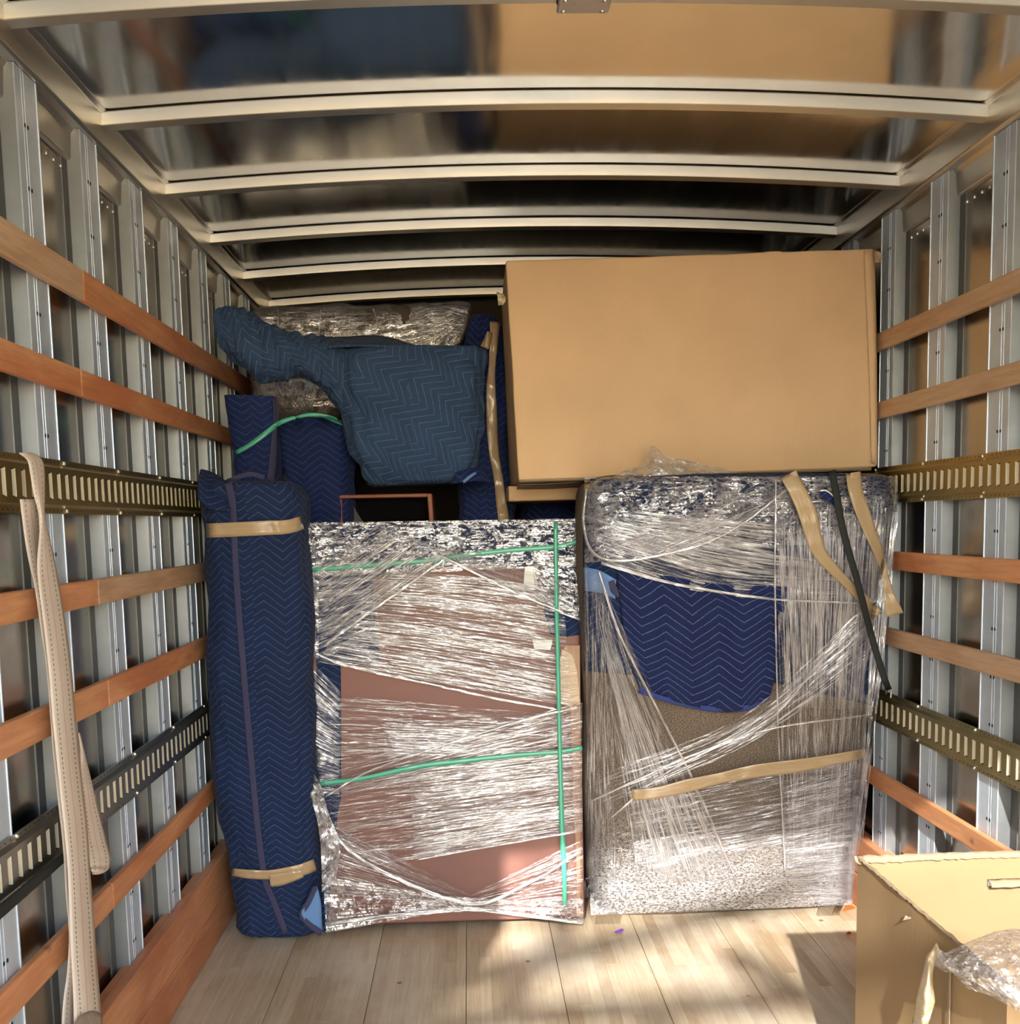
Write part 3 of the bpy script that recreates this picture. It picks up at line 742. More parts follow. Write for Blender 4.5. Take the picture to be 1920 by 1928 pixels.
# ================================================================ SLATE BLANKET DRAPED
dr = thing('draped_blanket', 'slate blue quilted blanket draped over a hidden load, one arm trailing left', 'blanket', at(760, 925, 4.3))
o, B = loft('cloth_body', [((655, 652), (905, 652), 4.16, .34), ((632, 668), (912, 664), 4.14, .36), ((624, 700), (913, 700), 4.12, .38), ((636, 760), (908, 760), 4.12, .38), ((655, 830), (900, 830), 4.14, .36), ((676, 880), (893, 880), 4.16, .34), ((692, 916), (888, 908), 4.18, .3)],
    M['slate'], dr, n=5, amp=.022, ns=5, seed=12, rnd=.03, fold=.035)
o, B2 = loft('cloth_arm', [((397, 588), (402, 612), 3.98, .05), ((412, 580), (408, 640), 3.98, .10), ((445, 582), (436, 672), 3.99, .14), ((480, 598), (478, 702), 4.0, .15), ((520, 614), (522, 708), 4.04, .15), ((575, 628), (570, 700), 4.08, .16), ((625, 640), (622, 745), 4.12, .2), ((670, 642), (668, 795), 4.16, .24)],
    M['slate'], dr, n=2.4, amp=.022, ns=7, seed=15, rnd=.05, fold=.03)
patch('cloth_top', [[at(560, 634, 4.30), at(640, 636, 4.40), at(720, 634, 4.45), at(790, 655, 4.4)], [at(580, 660, 4.15), at(640, 652, 4.14), at(720, 652, 4.14), at(800, 662, 4.15)]], M['slate'], dr, 8, 24, thick=.008, amp=.03, ns=10)
patch('cloth_hem', [[at(860, 890, 4.16), at(895, 882, 4.16), at(915, 893, 4.18)], [at(850, 910, 4.14), at(890, 906, 4.13), at(925, 908, 4.16)]], M['bluedk'], dr, 8, 14, thick=.01, amp=.02, ns=20)
ribbon('cloth_lining', [(872, 908, 5), (884, 898, 6), (896, 890, 4)], M['lining'], dr, 8, 2, None, 4.11, 0, .004)

# open cabinet under it
cb = thing('open_cabinet', 'reddish wooden cabinet with black inside seen beneath the draped blanket', 'cabinet', (-.27, 4.3, 0))
a = at(634, 932, 4.29); b = at(806, 932, 4.29)
MB().box(a.x, b.x, 4.29, 4.6, a.z - .014, a.z).build('top_board', M['cab_wood'], cb, bevel=.003)
c0 = at(808, 932, 4.29)
MB().hexa([(c0.x - .0 + .06, 4.29, .002), (c0.x + .018 + .06, 4.29, .002), (c0.x + .06, 4.6, .002), (c0.x + .018 + .06, 4.6, .002), (c0.x - .008, 4.29, a.z - .001), (c0.x + .01, 4.29, a.z - .001), (c0.x - .008, 4.6, a.z - .001), (c0.x + .01, 4.6, a.z - .001)]).build('side_board', M['cab_wood'], cb, bevel=.003)
MB().box(a.x, a.x + .018, 4.29, 4.6, .002, a.z - .016).build('side_board', M['cab_wood'], cb, bevel=.003)
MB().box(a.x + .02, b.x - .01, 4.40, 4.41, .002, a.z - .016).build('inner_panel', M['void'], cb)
MB().hexa([(a.x + .06, 4.36, a.z - .16), (a.x + .12, 4.36, a.z - .16), (a.x + .06, 4.37, a.z - .16), (a.x + .12, 4.37, a.z - .16), (a.x + .02, 4.36, a.z - .02), (a.x + .04, 4.36, a.z - .02), (a.x + .02, 4.37, a.z - .02), (a.x + .04, 4.37, a.z - .02)]).build('brace', M['black'], cb)

# blue upright panel with long tape strip, left of the big carton
up = thing('upright_parcel', 'narrow upright piece in deep blue blanket squeezed beside the big carton', 'parcel', at(905, 1640, 4.5))
o, B = loft('wrapping', [((888, 592), (918, 590), 4.40, .06), ((880, 620), (938, 615), 4.37, .12), ((868, 700), (950, 700), 4.36, .14), ((862, 800), (958, 800), 4.36, .15), ((866, 920), (962, 920), 4.36, .15), ((870, 1000), (966, 1000), 4.36, .15), ((870, 1580), (966, 1580), 4.36, .15)],
    M['bluedk'], up, n=3, amp=.02, ns=7, seed=18, rnd=.03, fold=.02)
ribbon('tape_strip', [(932, 606, 20), (930, 640, 15), (926, 690, 13), (924, 730, 17), (926, 790, 20), (930, 850, 19), (938, 900, 17), (944, 950, 19), (950, 985, 22)], M['tape'], up, 50, 4, B, 4.33, .014, .002, amp=.012, ns=25)
ribbon('tape_strip', [(912, 655, 18), (918, 640, 14), (922, 625, 10)], M['tape'], up, 10, 3, B, 4.33, .022, .002, amp=.01)
# hidden support under the big carton
sp = thing('blanket_wrapped_crate', 'dark blue blanket wrapped block standing in shadow behind the sofa', 'parcel', (.75, 4.6, 0))
o, B = loft('wrapping', [((985, 952), (1500, 952), 4.5, .5), ((980, 1000), (1505, 1000), 4.5, .5), ((985, 1560), (1500, 1560), 4.5, .5)], M['bluedk'], sp, n=6, amp=.01, seed=21, rnd=.03)

# ================================================================ CARTONS
def carton(name, label, cor, mat, n=14, amp=.004, group=None, seed=0, crease=None):
    """cor: front TL TR BR BL, back TL TR BR BL (3D). Six faces of one closed skin."""
    t = thing(name, label, 'box', (cor[3] + cor[2]) / 2, group)
    F = [(0, 1, 2, 3), (5, 4, 7, 6), (4, 0, 3, 7), (1, 5, 6, 2), (4, 5, 1, 0), (3, 2, 6, 7)]
    bm = bmesh.new()
    for fi, q in enumerate(F):
        tl, tr, br, bl = (cor[i] for i in q); g = []
        nn = (tr - tl).cross(bl - tl).normalized()
        for i in range(n + 1):
            row = []
            for j in range(n + 1):
                u, v = j / n, i / n
                p = tl.lerp(tr, u).lerp(bl.lerp(br, u), v)
                e = min(u, 1 - u, v, 1 - v) * 4; e = min(1, e)
                p = p - nn * (amp * (1.2 * e * (nz(p, 3, seed) + .6))) 
                if crease and fi == 0 and j in crease: p = p - nn * .0022
                p = p + Vector((nz(p, 9, seed + 1), nz(p, 9, seed + 2), nz(p, 9, seed + 3))) * amp * .5
                row.append(bm.verts.new(p))
            g.append(row)
        for i in range(n):
            for j in range(n): bm.faces.new((g[i][j], g[i + 1][j], g[i + 1][j + 1], g[i][j + 1]))
    bmesh.ops.remove_doubles(bm, verts=bm.verts, dist=.0012)
    bmesh.ops.recalc_face_normals(bm, faces=bm.faces)
    me = bpy.data.meshes.new('carton_shell'); bm.to_mesh(me); bm.free()
    o = link('carton_shell', me, mat, t, False); mod(o, 'BEVEL', width=.006, segments=3, angle_limit=math.radians(50)); 
    me.polygons.foreach_set('use_smooth', [True] * len(me.polygons))
    return t
YB = 3.80
fT = [at(952, 491, YB), at(1644, 468, YB), at(1651, 879, YB), at(976, 906, YB)]
bk = [Vector((fT[0].x + .004, 4.42, fT[0].z)), Vector((fT[1].x - .02, 4.42, fT[1].z)), Vector((fT[2].x - .03, 4.42, fT[2].z)), Vector((fT[3].x - .006, 4.42, fT[3].z))]
big = carton('cardboard_box', 'huge plain brown carton lying across the top of the wrapped sofa', fT + bk, M['card'], 40, .004, seed=31, crease=(29,))
# vertical crease and edge flaps of the big carton
patch('edge_fold', [[at(1626, 472, YB - .004), at(1638, 470, YB - .006), at(1646, 471, YB + .01)], [at(1634, 660, YB - .004), at(1645, 660, YB - .008), at(1650, 660, YB + .01)], [at(1640, 872, YB - .004), at(1648, 874, YB - .006), at(1652, 878, YB + .01)]], M['card'], big, 20, 8, thick=.003, amp=.004, ns=12)
patch('bottom_flap', [[at(978, 904, YB - .003), at(1200, 896, YB - .003), at(1400, 888, YB - .003), at(1640, 880, YB - .003)], [at(976, 908, YB + .01), at(1200, 901, YB + .01), at(1400, 893, YB + .01), at(1640, 886, YB + .01)]], M['card_edge'], big, 4, 40, thick=.003, amp=.003, ns=30)
for px, py, n_ in ((1652, 482, 1), (943, 562, 2)):
    patch('torn_tape', [[at(px - 8, py - 12, YB + .02), at(px + 5, py - 8, YB)], [at(px - 6, py, YB - .02), at(px + 9, py + 2, YB - .01)], [at(px - 5, py + 13, YB + .01), at(px + 4, py + 12, YB)]], M['masking'] if n_ == 2 else M['tape'], big, 12, 10, thick=.002, amp=.03, ns=45, seed=n_)
s0 = at(958, 944, 4.10); s1 = at(1120, 928, 4.10)
ux = s0.x
low = carton('flat_carton', 'flat brown carton wedged under the huge one beside the black gap', [Vector((ux, 4.10, s0.z + .055)), Vector((1.05, 4.10, s0.z + .06)), Vector((1.05, 4.10, s0.z + .004)), Vector((ux, 4.10, s0.z)),
       Vector((ux, 4.8, s0.z + .055)), Vector((1.05, 4.8, s0.z + .06)), Vector((1.05, 4.8, s0.z + .004)), Vector((ux, 4.8, s0.z))], M['card'], 10, .003, seed=33)
for i in range(3):
    patch('torn_layer', [[at(975, 912 + i * 3, 4.0 + .03 * i), at(1035, 910 + i * 3, 4.0 + .03 * i), at(1100, 906 + i * 3, 4.0 + .03 * i)], [at(973, 915 + i * 3, 4.02 + .03 * i), at(1035, 914 + i * 3, 4.02 + .03 * i), at(1100, 910 + i * 3, 4.02 + .03 * i)]], M['card_edge'], low, 3, 30, thick=.0015, amp=.012, ns=60, seed=i)

# ================================================================ DRESSER IN FILM
YD = 3.85
dx0, dx1 = at(590, 1400, YD).x, at(1096, 1400, YD).x
d = thing('wrapped_dresser', 'brown-backed dresser bound in stretch film and green tape on the floor', 'dresser', ((dx0 + dx1) / 2, YD, 0))
zt = at(840, 987, YD).z
ca = [at(640, 1000, YD), at(1094, 1000, YD), at(1098, 1738, YD), at(604, 1738, YD)]
MB().hexa([(dx0, YD, .022), (dx1, YD, .022), (dx0, YD + .38, .022), (dx1, YD + .38, .022), (dx0, YD, zt - .012), (dx1 - .004, YD, zt - .006), (dx0, YD + .38, zt - .012), (dx1 - .004, YD + .38, zt - .006)]).build('body', M['hardboard'], d, bevel=.006, seg=2)
for fx in (dx0 + .02, dx1 - .06):
    for fy in (YD + .03, YD + .32): MB().box(fx, fx + .04, fy, fy + .04, 0, .024).build('foot', M['black'], d)
plate('edge_board', [(1062, 1215), (1092, 1215), (1093, 1726), (1086, 1726), (1084, 1600), (1078, 1500), (1074, 1340)], M['ply'], d, YD - .007, .006, .001)
plate('tape_panel', [(1058, 1222), (1078, 1232), (1086, 1262), (1090, 1300), (1092, 1322), (1070, 1330), (1052, 1322), (1040, 1300), (1050, 1262)], M['tape'], d, YD - .009, .002, .0005)
plate('blanket_side', [(583, 1000), (640, 996), (642, 1500), (632, 1560), (624, 1640), (616, 1755), (606, 1755), (600, 1500), (594, 1200)], M['blue'], d, YD - .014, .012, .005)
plate('blanket_corner', [(584, 992), (760, 986), (905, 985), (900, 1030), (860, 1062), (700, 1085), (706, 1160), (716, 1255), (596, 1246)], M['blue'], d, YD - .022, .012, .005)
plate('blanket_top', [(700, 986), (1092, 978), (1094, 1062), (1040, 1072), (900, 1062), (700, 1068)], M['blue'], d, YD - .018, .012, .005)
plate('blanket_corner', [(1020, 1060), (1094, 1060), (1095, 1195), (1062, 1200), (1036, 1196), (1024, 1150)], M['blue'], d, YD - .016, .012, .005)
plate('white_label', [(988, 1068), (1006, 1066), (1013, 1110), (984, 1114)], M['label'], d, YD - .026, .002, .0005)
plate('white_label', [(1002, 1204), (1040, 1206), (1036, 1224), (1006, 1222)], M['label'], d, YD - .014, .002, .0005)
def band(name, TL, TR, BR, BL, mat, par, off, n1=14, n2=30, bvh=None, Y=YD, amp=.006, ns=18, seed=0, fold=.003, foldn=14, mids=None):
    # u runs TL->TR ; gridmesh 'ribbon' u along rows, so rows go along the band
    top = [TL] + ([mids[0]] if mids else []) + [TR]; bot = [BL] + ([mids[1]] if mids else []) + [BR]
    ctrl = [[a, b] for a, b in zip(top, bot)]
    return patch(name, ctrl, mat, par, n2, n1 * 3, bvh, Y, off, amp, ns, 0, seed, 'ribbon', fold, foldn)
F = M
YF = YD - .022
band('film_band', (581, 984), (1095, 976), (1096, 1068), (583, 1085), F['film_crinkle'], d, .006, bvh=None, Y=YF, seed=1, amp=.012)
band('film_band', (584, 1070), (720, 984), (856, 1046), (606, 1216), F['film_fine'], d, .014, Y=YF, seed=2)
band('film_band', (586, 1085), (600, 1095), (600, 1240), (590, 1240), F['film_crinkle'], d, .010, Y=YF, seed=2)
band('film_band', (584, 1060), (705, 1055), (716, 1190), (596, 1246), F['film_faint'], d, .004, Y=YF, seed=21, amp=.004)
band('film_band', (690, 986), (1096, 1105), (1096, 1170), (820, 1044), F['film_fine'], d, .018, Y=YF, seed=3)
band('film_band', (1000, 1040), (1096, 1050), (1096, 1170), (1010, 1140), F['film_crinkle'], d, .010, Y=YF, seed=31)
band('film_band', (712, 1078), (1060, 1110), (1075, 1330), (596, 1246), F['film_dense'], d, .003, Y=YF, seed=4, fold=.006, foldn=30, mids=((880, 1085), (820, 1285)))
band('film_band', (598, 1306), (1094, 1350), (1094, 1410), (602, 1440), F['film_streak'], d, .000, Y=YF, seed=5, fold=.005, foldn=12)
band('film_band', (720, 1362), (900, 1372), (880, 1425), (730, 1420), F['film_dense'], d, .008, Y=YF, seed=51, fold=.006, foldn=10)
band('film_band', (602, 1448), (1096, 1322), (1096, 1395), (640, 1500), F['film_streak'], d, .010, Y=YF, seed=6, fold=.005, foldn=10)
band('film_band', (604, 1475), (1096, 1412), (1096, 1566), (640, 1640), F['film_streak'], d, .002, Y=YF, seed=7)
band('film_band', (770, 1448), (1096, 1412), (1096, 1566), (782, 1618), F['film_dense'], d, .006, Y=YF, seed=71, fold=.005, foldn=26)
band('film_band', (604, 1540), (886, 1684), (872, 1712), (614, 1680), F['film_fine'], d, .008, Y=YF, seed=8)
band('film_band', (884, 1684), (1097, 1580), (1097, 1720), (880, 1712), F['film_streak'], d, .009, Y=YF, seed=9)
band('film_band', (608, 1650), (1098, 1694), (1098, 1740), (614, 1756), F['film_crinkle'], d, .012, Y=YF, seed=10, amp=.016, mids=((880, 1690), (880, 1716)))
band('film_band', (586, 1246), (640, 1300), (640, 1500), (600, 1500), F['film_faint'], d, .006, Y=YF, seed=12)
# rope-like edges where the film bunches
for pts in ([(590, 1228, 4), (650, 1252, 5), (800, 1286, 4), (950, 1318, 4), (1050, 1335, 3)], [(612, 1500, 3), (700, 1450, 3), (860, 1395, 3), (1000, 1352, 4), (1092, 1330, 4)],
            [(786, 1618, 3), (900, 1598, 3), (1094, 1564, 3)], [(830, 1046, 4), (950, 1106, 4), (1094, 1168, 4)], [(612, 1214, 4), (700, 1150, 4), (840, 1050, 4)],
            [(615, 1560, 6), (700, 1630, 6), (880, 1700, 7), (1000, 1660, 5), (1096, 1600, 4)], [(612, 1740, 8), (760, 1722, 8), (880, 1712, 8), (980, 1722, 7), (1096, 1738, 5)]):
    ribbon('film_edge', pts, M['film_rope'], d, 40, 2, None, YF, .020, .003, amp=.006, ns=40)
ribbon('green_tape', [(585, 1073, 9), (700, 1064, 9), (820, 1054, 9), (870, 1046, 8), (960, 1036, 9), (1050, 1029, 9), (1094, 1017, 8)], M['green'], d, 50, 2, None, YF, .016, .0015)
ribbon('green_tape', [(602, 1476, 8), (680, 1466, 8), (740, 1453, 9), (800, 1441, 10), (860, 1434, 10), (950, 1424, 9), (1050, 1416, 8), (1096, 1408, 8)], M['green'], d, 50, 2, None, YF, .018, .0015, amp=.003)
ribbon('green_tape', [(1046, 984, 8), (1047, 1100, 8), (1049, 1200, 8), (1052, 1330, 8), (1055, 1450, 8), (1058, 1560, 10), (1062, 1640, 9), (1063, 1708, 8)], M['green'], d, 50, 2, None, YF, .022, .0015)
patch('film_tail', [[at(568, 1452, 3.80), at(584, 1448, 3.80)], [at(580, 1490, 3.78), at(604, 1480, 3.79)], [at(596, 1540, 3.78), at(618, 1530, 3.80)], [at(604, 1600, 3.79), at(640, 1590, 3.81)], [at(606, 1680, 3.80), at(632, 1660, 3.81)]], M['film_clump'], d, 40, 14, amp=.03, ns=30, uvm='ribbon')

# ================================================================ SOFA ON END
sf = thing('wrapped_sofa', 'tweed sofa stood on end in stretch film and navy blanket beneath the huge carton', 'sofa', at(1370, 1720, 4.1))
SR = [((1135, 893), (1668, 890), 3.60, .40), ((1106, 915), (1684, 905), 3.58, .42), ((1098, 960), (1688, 950), 3.57, .44), ((1097, 1040), (1678, 1040), 3.58, .46), ((1098, 1120), (1664, 1120), 3.62, .48), ((1098, 1250), (1650, 1250), 3.69, .50),
      ((1098, 1400), (1640, 1400), 3.79, .56), ((1100, 1550), (1622, 1550), 3.85, .56), ((1103, 1640), (1614, 1640), 3.88, .56), ((1112, 1695), (1612, 1680), 3.90, .54), ((1130, 1724), (1606, 1700), 3.92, .5)]
o, BS = loft('sofa_body', SR, M['tweed'], sf, n=5.5, amp=.012, ns=3, seed=41, rnd=.05, q=.2)
blk = patch('blanket_cover', [[(1112, 905), (1250, 897), (1400, 893), (1550, 893), (1676, 900)], [(1100, 1000), (1250, 1000), (1400, 1000), (1550, 1000), (1686, 990)], [(1100, 1120), (1250, 1130), (1400, 1130), (1550, 1120), (1662, 1120)],
      [(1101, 1262), (1200, 1270), (1380, 1270), (1520, 1300), (1650, 1330)]], M['blue'], sf, 50, 60, BS, 3.7, .010, amp=.010, ns=9, thick=.010, seed=4)
flap = patch('blanket_flap', [[(1162, 1070), (1260, 1085), (1360, 1100), (1480, 1105)], [(1168, 1130), (1270, 1150), (1370, 1150), (1476, 1150)], [(1180, 1220), (1270, 1240), (1370, 1240), (1468, 1230)], [(1205, 1302), (1272, 1320), (1370, 1340), (1448, 1312)]], M['blueflap'], sf, 50, 50, BS, 3.7, .030, amp=.020, ns=7, thick=.010, seed=6, fold=.012, foldn=4)
ribbon('flap_hem', [(1202, 1300, 9), (1272, 1322, 9), (1340, 1335, 9), (1400, 1334, 9), (1447, 1312, 9)], M['bluehem'], flap, 30, 3, BS, 3.7, .050, .004)
patch('lining_corner', [[(1098, 1068), (1128, 1074), (1160, 1092)], [(1100, 1112), (1130, 1116), (1158, 1128)]], M['lining'], sf, 6, 12, BS, 3.68, .030, thick=.004)
ribbon('lining_corner', [(1150, 1094, 10), (1156, 1110, 14), (1166, 1124, 6)], M['bind'], sf, 8, 3, BS, 3.68, .036, .004)
def sband(TL, TR, BR, BL, mat, off, **kw): return band('film_band', TL, TR, BR, BL, mat, sf, off + .032, bvh=BS, Y=3.66, **kw)
sband((1100, 898), (1690, 896), (1690, 1010), (1100, 1060), M['film_crinkle'], .004, n1=20, n2=50, amp=.020, seed=13)
sband((1180, 960), (1480, 990), (1480, 1090), (1130, 1010), M['film_dense'], .018, n1=16, n2=40, seed=14, fold=.006, foldn=20)
sband((1100, 960), (1640, 1060), (1630, 1140), (1130, 1060), M['film_dense'], .010, n1=16, n2=50, seed=15, fold=.006, foldn=20, mids=((1350, 1030), (1340, 1118)))
sband((1110, 1040), (1470, 900), (1520, 930), (1260, 1048), M['film_fine'], .024, seed=16)
sband((1694, 930), (1618, 1640), (1475, 1640), (1460, 950), M['film_streak'], .012, n1=24, n2=60, seed=17, fold=.006, foldn=26)
sband((1694, 950), (1652, 1340), (1480, 1330), (1464, 1000), M['film_dense'], .020, n1=24, n2=40, seed=18, fold=.006, foldn=22)
sband((1126, 1078), (1388, 1660), (1200, 1660), (1108, 1090), M['film_streak'], .014, n1=16, n2=50, seed=19, fold=.005, foldn=14)
sband((1150, 1200), (1330, 1660), (1240, 1660), (1130, 1200), M['film_dense'], .020, n1=10, n2=50, seed=20, fold=.005, foldn=10)
sband((1098, 1060), (1100, 1690), (1160, 1690), (1150, 1100), M['film_streak'], .006, n1=12, n2=50, seed=22)
sband((1110, 1462), (1640, 1130), (1640, 1240), (1140, 1520), M['film_streak'], .026, n1=12, n2=50, seed=23, fold=.005, foldn=8, mids=((1400, 1345), (1410, 1400)))
sband((1180, 1500), (1640, 1420), (1620, 1560), (1200, 1640), M['film_faint'], .012, n1=12, n2=30, seed=24)
sband((1475, 1480), (1620, 1440), (1606, 1700), (1480, 1700), M['film_fine'], .016, n1=12, n2=30, seed=25)
sband((1102, 1500), (1620, 1520), (1604, 1704), (1112, 1723), M['film_fog'], .008, n1=16, n2=60, seed=26, amp=.010)
for pts in ([(1104, 920, 3), (1098, 980, 3), (1112, 1035, 4), (1150, 1055, 4), (1220, 1050, 4), (1320, 1025, 4), (1400, 985, 3), (1500, 905, 3)], [(1132, 1060, 5), (1240, 1092, 5), (1340, 1112, 5), (1460, 1128, 4), (1620, 1136, 3)],
            [(1128, 1075, 4), (1165, 1190, 4), (1240, 1340, 4), (1310, 1480, 4), (1382, 1650, 3)], [(1461, 900, 3), (1459, 1100, 3), (1466, 1400, 3), (1478, 1640, 3)],
            [(1110, 1510, 3), (1260, 1440, 3), (1440, 1360, 4), (1540, 1250, 4), (1600, 1180, 3)], [(1150, 1540, 3), (1260, 1452, 3), (1430, 1378, 3), (1640, 1345, 3)]):
    ribbon('film_edge', pts, M['film_rope'], sf, 50, 2, BS, 3.62, .062, .003, amp=.004, ns=40)
ribbon('tape_strip', [(1484, 893, 32), (1504, 930, 32), (1521, 970, 34), (1533, 1015, 30), (1548, 1048, 24), (1590, 1094, 17), (1625, 1128, 19), (1650, 1160, 26)], M['tape'], sf, 50, 6, BS, 3.58, .066, .0015, amp=.006, ns=30)
ribbon('tape_strip', [(1606, 890, 28), (1612, 930, 27), (1630, 980, 25), (1648, 1025, 20), (1661, 1062, 14), (1668, 1090, 12), (1674, 1120, 20), (1684, 1158, 34)], M['tape'], sf, 50, 6, BS, 3.57, .064, .0015, amp=.008, ns=30)
ribbon('tape_strip', [(1190, 1497, 20), (1240, 1492, 22), (1300, 1478, 24), (1360, 1464, 20), (1420, 1452, 24), (1500, 1442, 24), (1570, 1430, 20), (1630, 1418, 18)], M['tape'], sf, 50, 6, BS, 3.75, .070, .0015, amp=.006, ns=25)
patch('film_tuft', [[at(1180, 884, 3.66), at(1215, 872, 3.68), at(1226, 838, 3.70), at(1255, 858, 3.72), at(1300, 868, 3.70), at(1370, 884, 3.66)], [at(1150, 900, 3.62), at(1210, 902, 3.60), at(1250, 900, 3.58), at(1290, 898, 3.60), at(1330, 897, 3.60), at(1400, 895, 3.62)]], M['film_clump'], sf, 24, 60, amp=.035, ns=26)
# small tears showing the blanket
plate('film_tear', [(1542, 926), (1552, 922), (1566, 932), (1574, 948), (1572, 956), (1560, 944), (1546, 934)], M['bluedk'], sf, 3.508, .002, 0)
ribbon('tear_rim', [(1544, 924, 2.5), (1556, 924, 2.5), (1570, 936, 2.5), (1575, 952, 2.5)], M['label'], sf, 12, 2, None, 3.503, 0, .001)

# black tie-down strap with hook
st = thing('black_tie_strap', 'narrow black strap running down over the wrapped sofa to a silver hook', 'strap', at(1600, 1000, 3.55))
P = []
cl = [(1566, 886), (1574, 930), (1584, 985), (1598, 1040), (1614, 1095), (1632, 1165), (1644, 1210), (1656, 1250), (1665, 1278), (1673, 1298)]
cv = [Vector((a[0], a[1], 0)) for a in cl]; yy_ = []
for i in range(40):
    t_ = i / 39; q = catmull(cv, t_); w_ = 13 - 1.5 * t_
    h = BS.ray_cast(CAMP, ray(q.x, q.y).normalized())
    ysurf = (h[0].y - (.085 + .05 * t_)) if (h[0] is not None and t_ < .86) else None
    if ysurf is None and not yy_: ysurf = 3.52
    if ysurf is None: ysurf = (yy_[-1] + (3.57 - yy_[-1]) * .35) if t_ < .93 else yy_[-1] + (3.70 - yy_[-1]) / (40 - i)
    yy_.append(ysurf if not yy_ else .5 * yy_[-1] + .5 * ysurf if t_ < .86 else ysurf)
    P.append([at(q.x + (j / 3 - .5) * w_, q.y - (j / 3 - .5) * 3, yy_[-1]) for j in range(4)])
gridmesh('webbing', P, M['blackweb'], st, 'ribbon', .003)
hk = MB()
def tubeverts(pts, r, n=8):
    vs = []; fs = []
    for i, p in enumerate(pts):
        dd = (pts[min(i + 1, len(pts) - 1)] - pts[max(i - 1, 0)]).normalized(); a = dd.orthogonal().normalized(); b = dd.cross(a)
        for k in range(n): vs.append(p + (a * math.cos(2 * math.pi * k / n) + b * math.sin(2 * math.pi * k / n)) * r)
    for i in range(len(pts) - 1):
        for k in range(n): fs.append((i * n + k, i * n + (k + 1) % n, (i + 1) * n + (k + 1) % n, (i + 1) * n + k))
    fs.append(tuple(range(n - 1, -1, -1))); fs.append(tuple((len(pts) - 1) * n + k for k in range(n)))
    return vs, fs
v, f = tubeverts([at(1669, 1292, 3.70), at(1668, 1306, 3.71)], .0028); mesh('hook_wire', v, f, M['rivet'], st)
v, f = tubeverts([at(1677, 1296, 3.70), at(1676, 1312, 3.71), at(1675, 1320, 3.70), at(1681, 1328, 3.68), at(1682, 1345, 3.66)], .0028); mesh('hook_wire', v, f, M['rivet'], st)

# ================================================================ OPEN CARTON (front right)
c1 = at(1614, 1616, 2.40)
bx0, bx1, by0, by1, bz = c1.x, 1.335, 1.70, 2.40, c1.z
ob = thing('open_cardboard_box', 'open brown carton with ragged rim and hand hole at the lower right', 'box', ((bx0 + bx1) / 2, (by0 + by1) / 2, 0))
T = .006
def wavy_panel(name, a, b, nrm, hole=None, z1=None, seed=0, n=44):
    # panel between floor points a,b ; ragged rim; two skins + thickness
    vs = []; fs = []; zz = z1 or bz
    a = Vector(a); b = Vector(b); nn = Vector(nrm)
    rows = 36
    for sd in (0, 1):
        for i in range(rows + 1):
            for j in range(n + 1):
                p = a.lerp(b, j / n); z = .001 + (zz - .001) * i / rows
                if i == rows: z += .005 * nz((p.x * 60, p.y * 60, seed), 1) 
                q = Vector((p.x, p.y, z)) + nn * (T * sd) + nn * .006 * nz((p.x, p.y, z), 5, seed) * math.sin(math.pi * j / n)
                vs.append(q)
    W_ = n + 1; off = W_ * (rows + 1)
    for i in range(rows):
        for j in range(n):
            if hole and hole[0] <= j < hole[1] and hole[2] <= i < hole[3]: continue
            fs.append((i * W_ + j, i * W_ + j + 1, (i + 1) * W_ + j + 1, (i + 1) * W_ + j)); fs.append((off + i * W_ + j, off + (i + 1) * W_ + j, off + (i + 1) * W_ + j + 1, off + i * W_ + j + 1))
    def side(k0, k1): fs.append((k0, k1, k1 + off, k0 + off))
    for j in range(n): side(rows * W_ + j, rows * W_ + j + 1); side(j, j + 1)
    for i in range(rows): side(i * W_, (i + 1) * W_); side(i * W_ + n, (i + 1) * W_ + n)
    if hole:
        j0, j1, i0, i1 = hole
        for j in range(j0, j1): side(i0 * W_ + j, i0 * W_ + j + 1); side(i1 * W_ + j, i1 * W_ + j + 1)
        for i in range(i0, i1): side(i * W_ + j0, (i + 1) * W_ + j0); side(i * W_ + j1, (i + 1) * W_ + j1)
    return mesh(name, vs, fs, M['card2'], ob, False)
hj = at(1858, 1684, by1).x; hn = round((hj - bx0) / (bx1 - bx0) * 44)
wavy_panel('side_panel', (bx0, by1, 0), (bx1, by1, 0), (0, -1, 0), hole=(hn, min(44 - 4, hn + 11), 32, 33), seed=1)
wavy_panel('side_panel', (bx0, by0, 0), (bx0, by1, 0), (1, 0, 0), seed=2)
wavy_panel('side_panel', (bx1, by0, 0), (bx1, by1, 0), (-1, 0, 0), seed=3)
wavy_panel('side_panel', (bx0, by0, 0), (bx1, by0, 0), (0, 1, 0), seed=4)
MB().box(bx0 + .01, bx1 - .01, by0 + .01, by1 - .01, .002, .008).build('bottom_panel', M['card2'], ob)
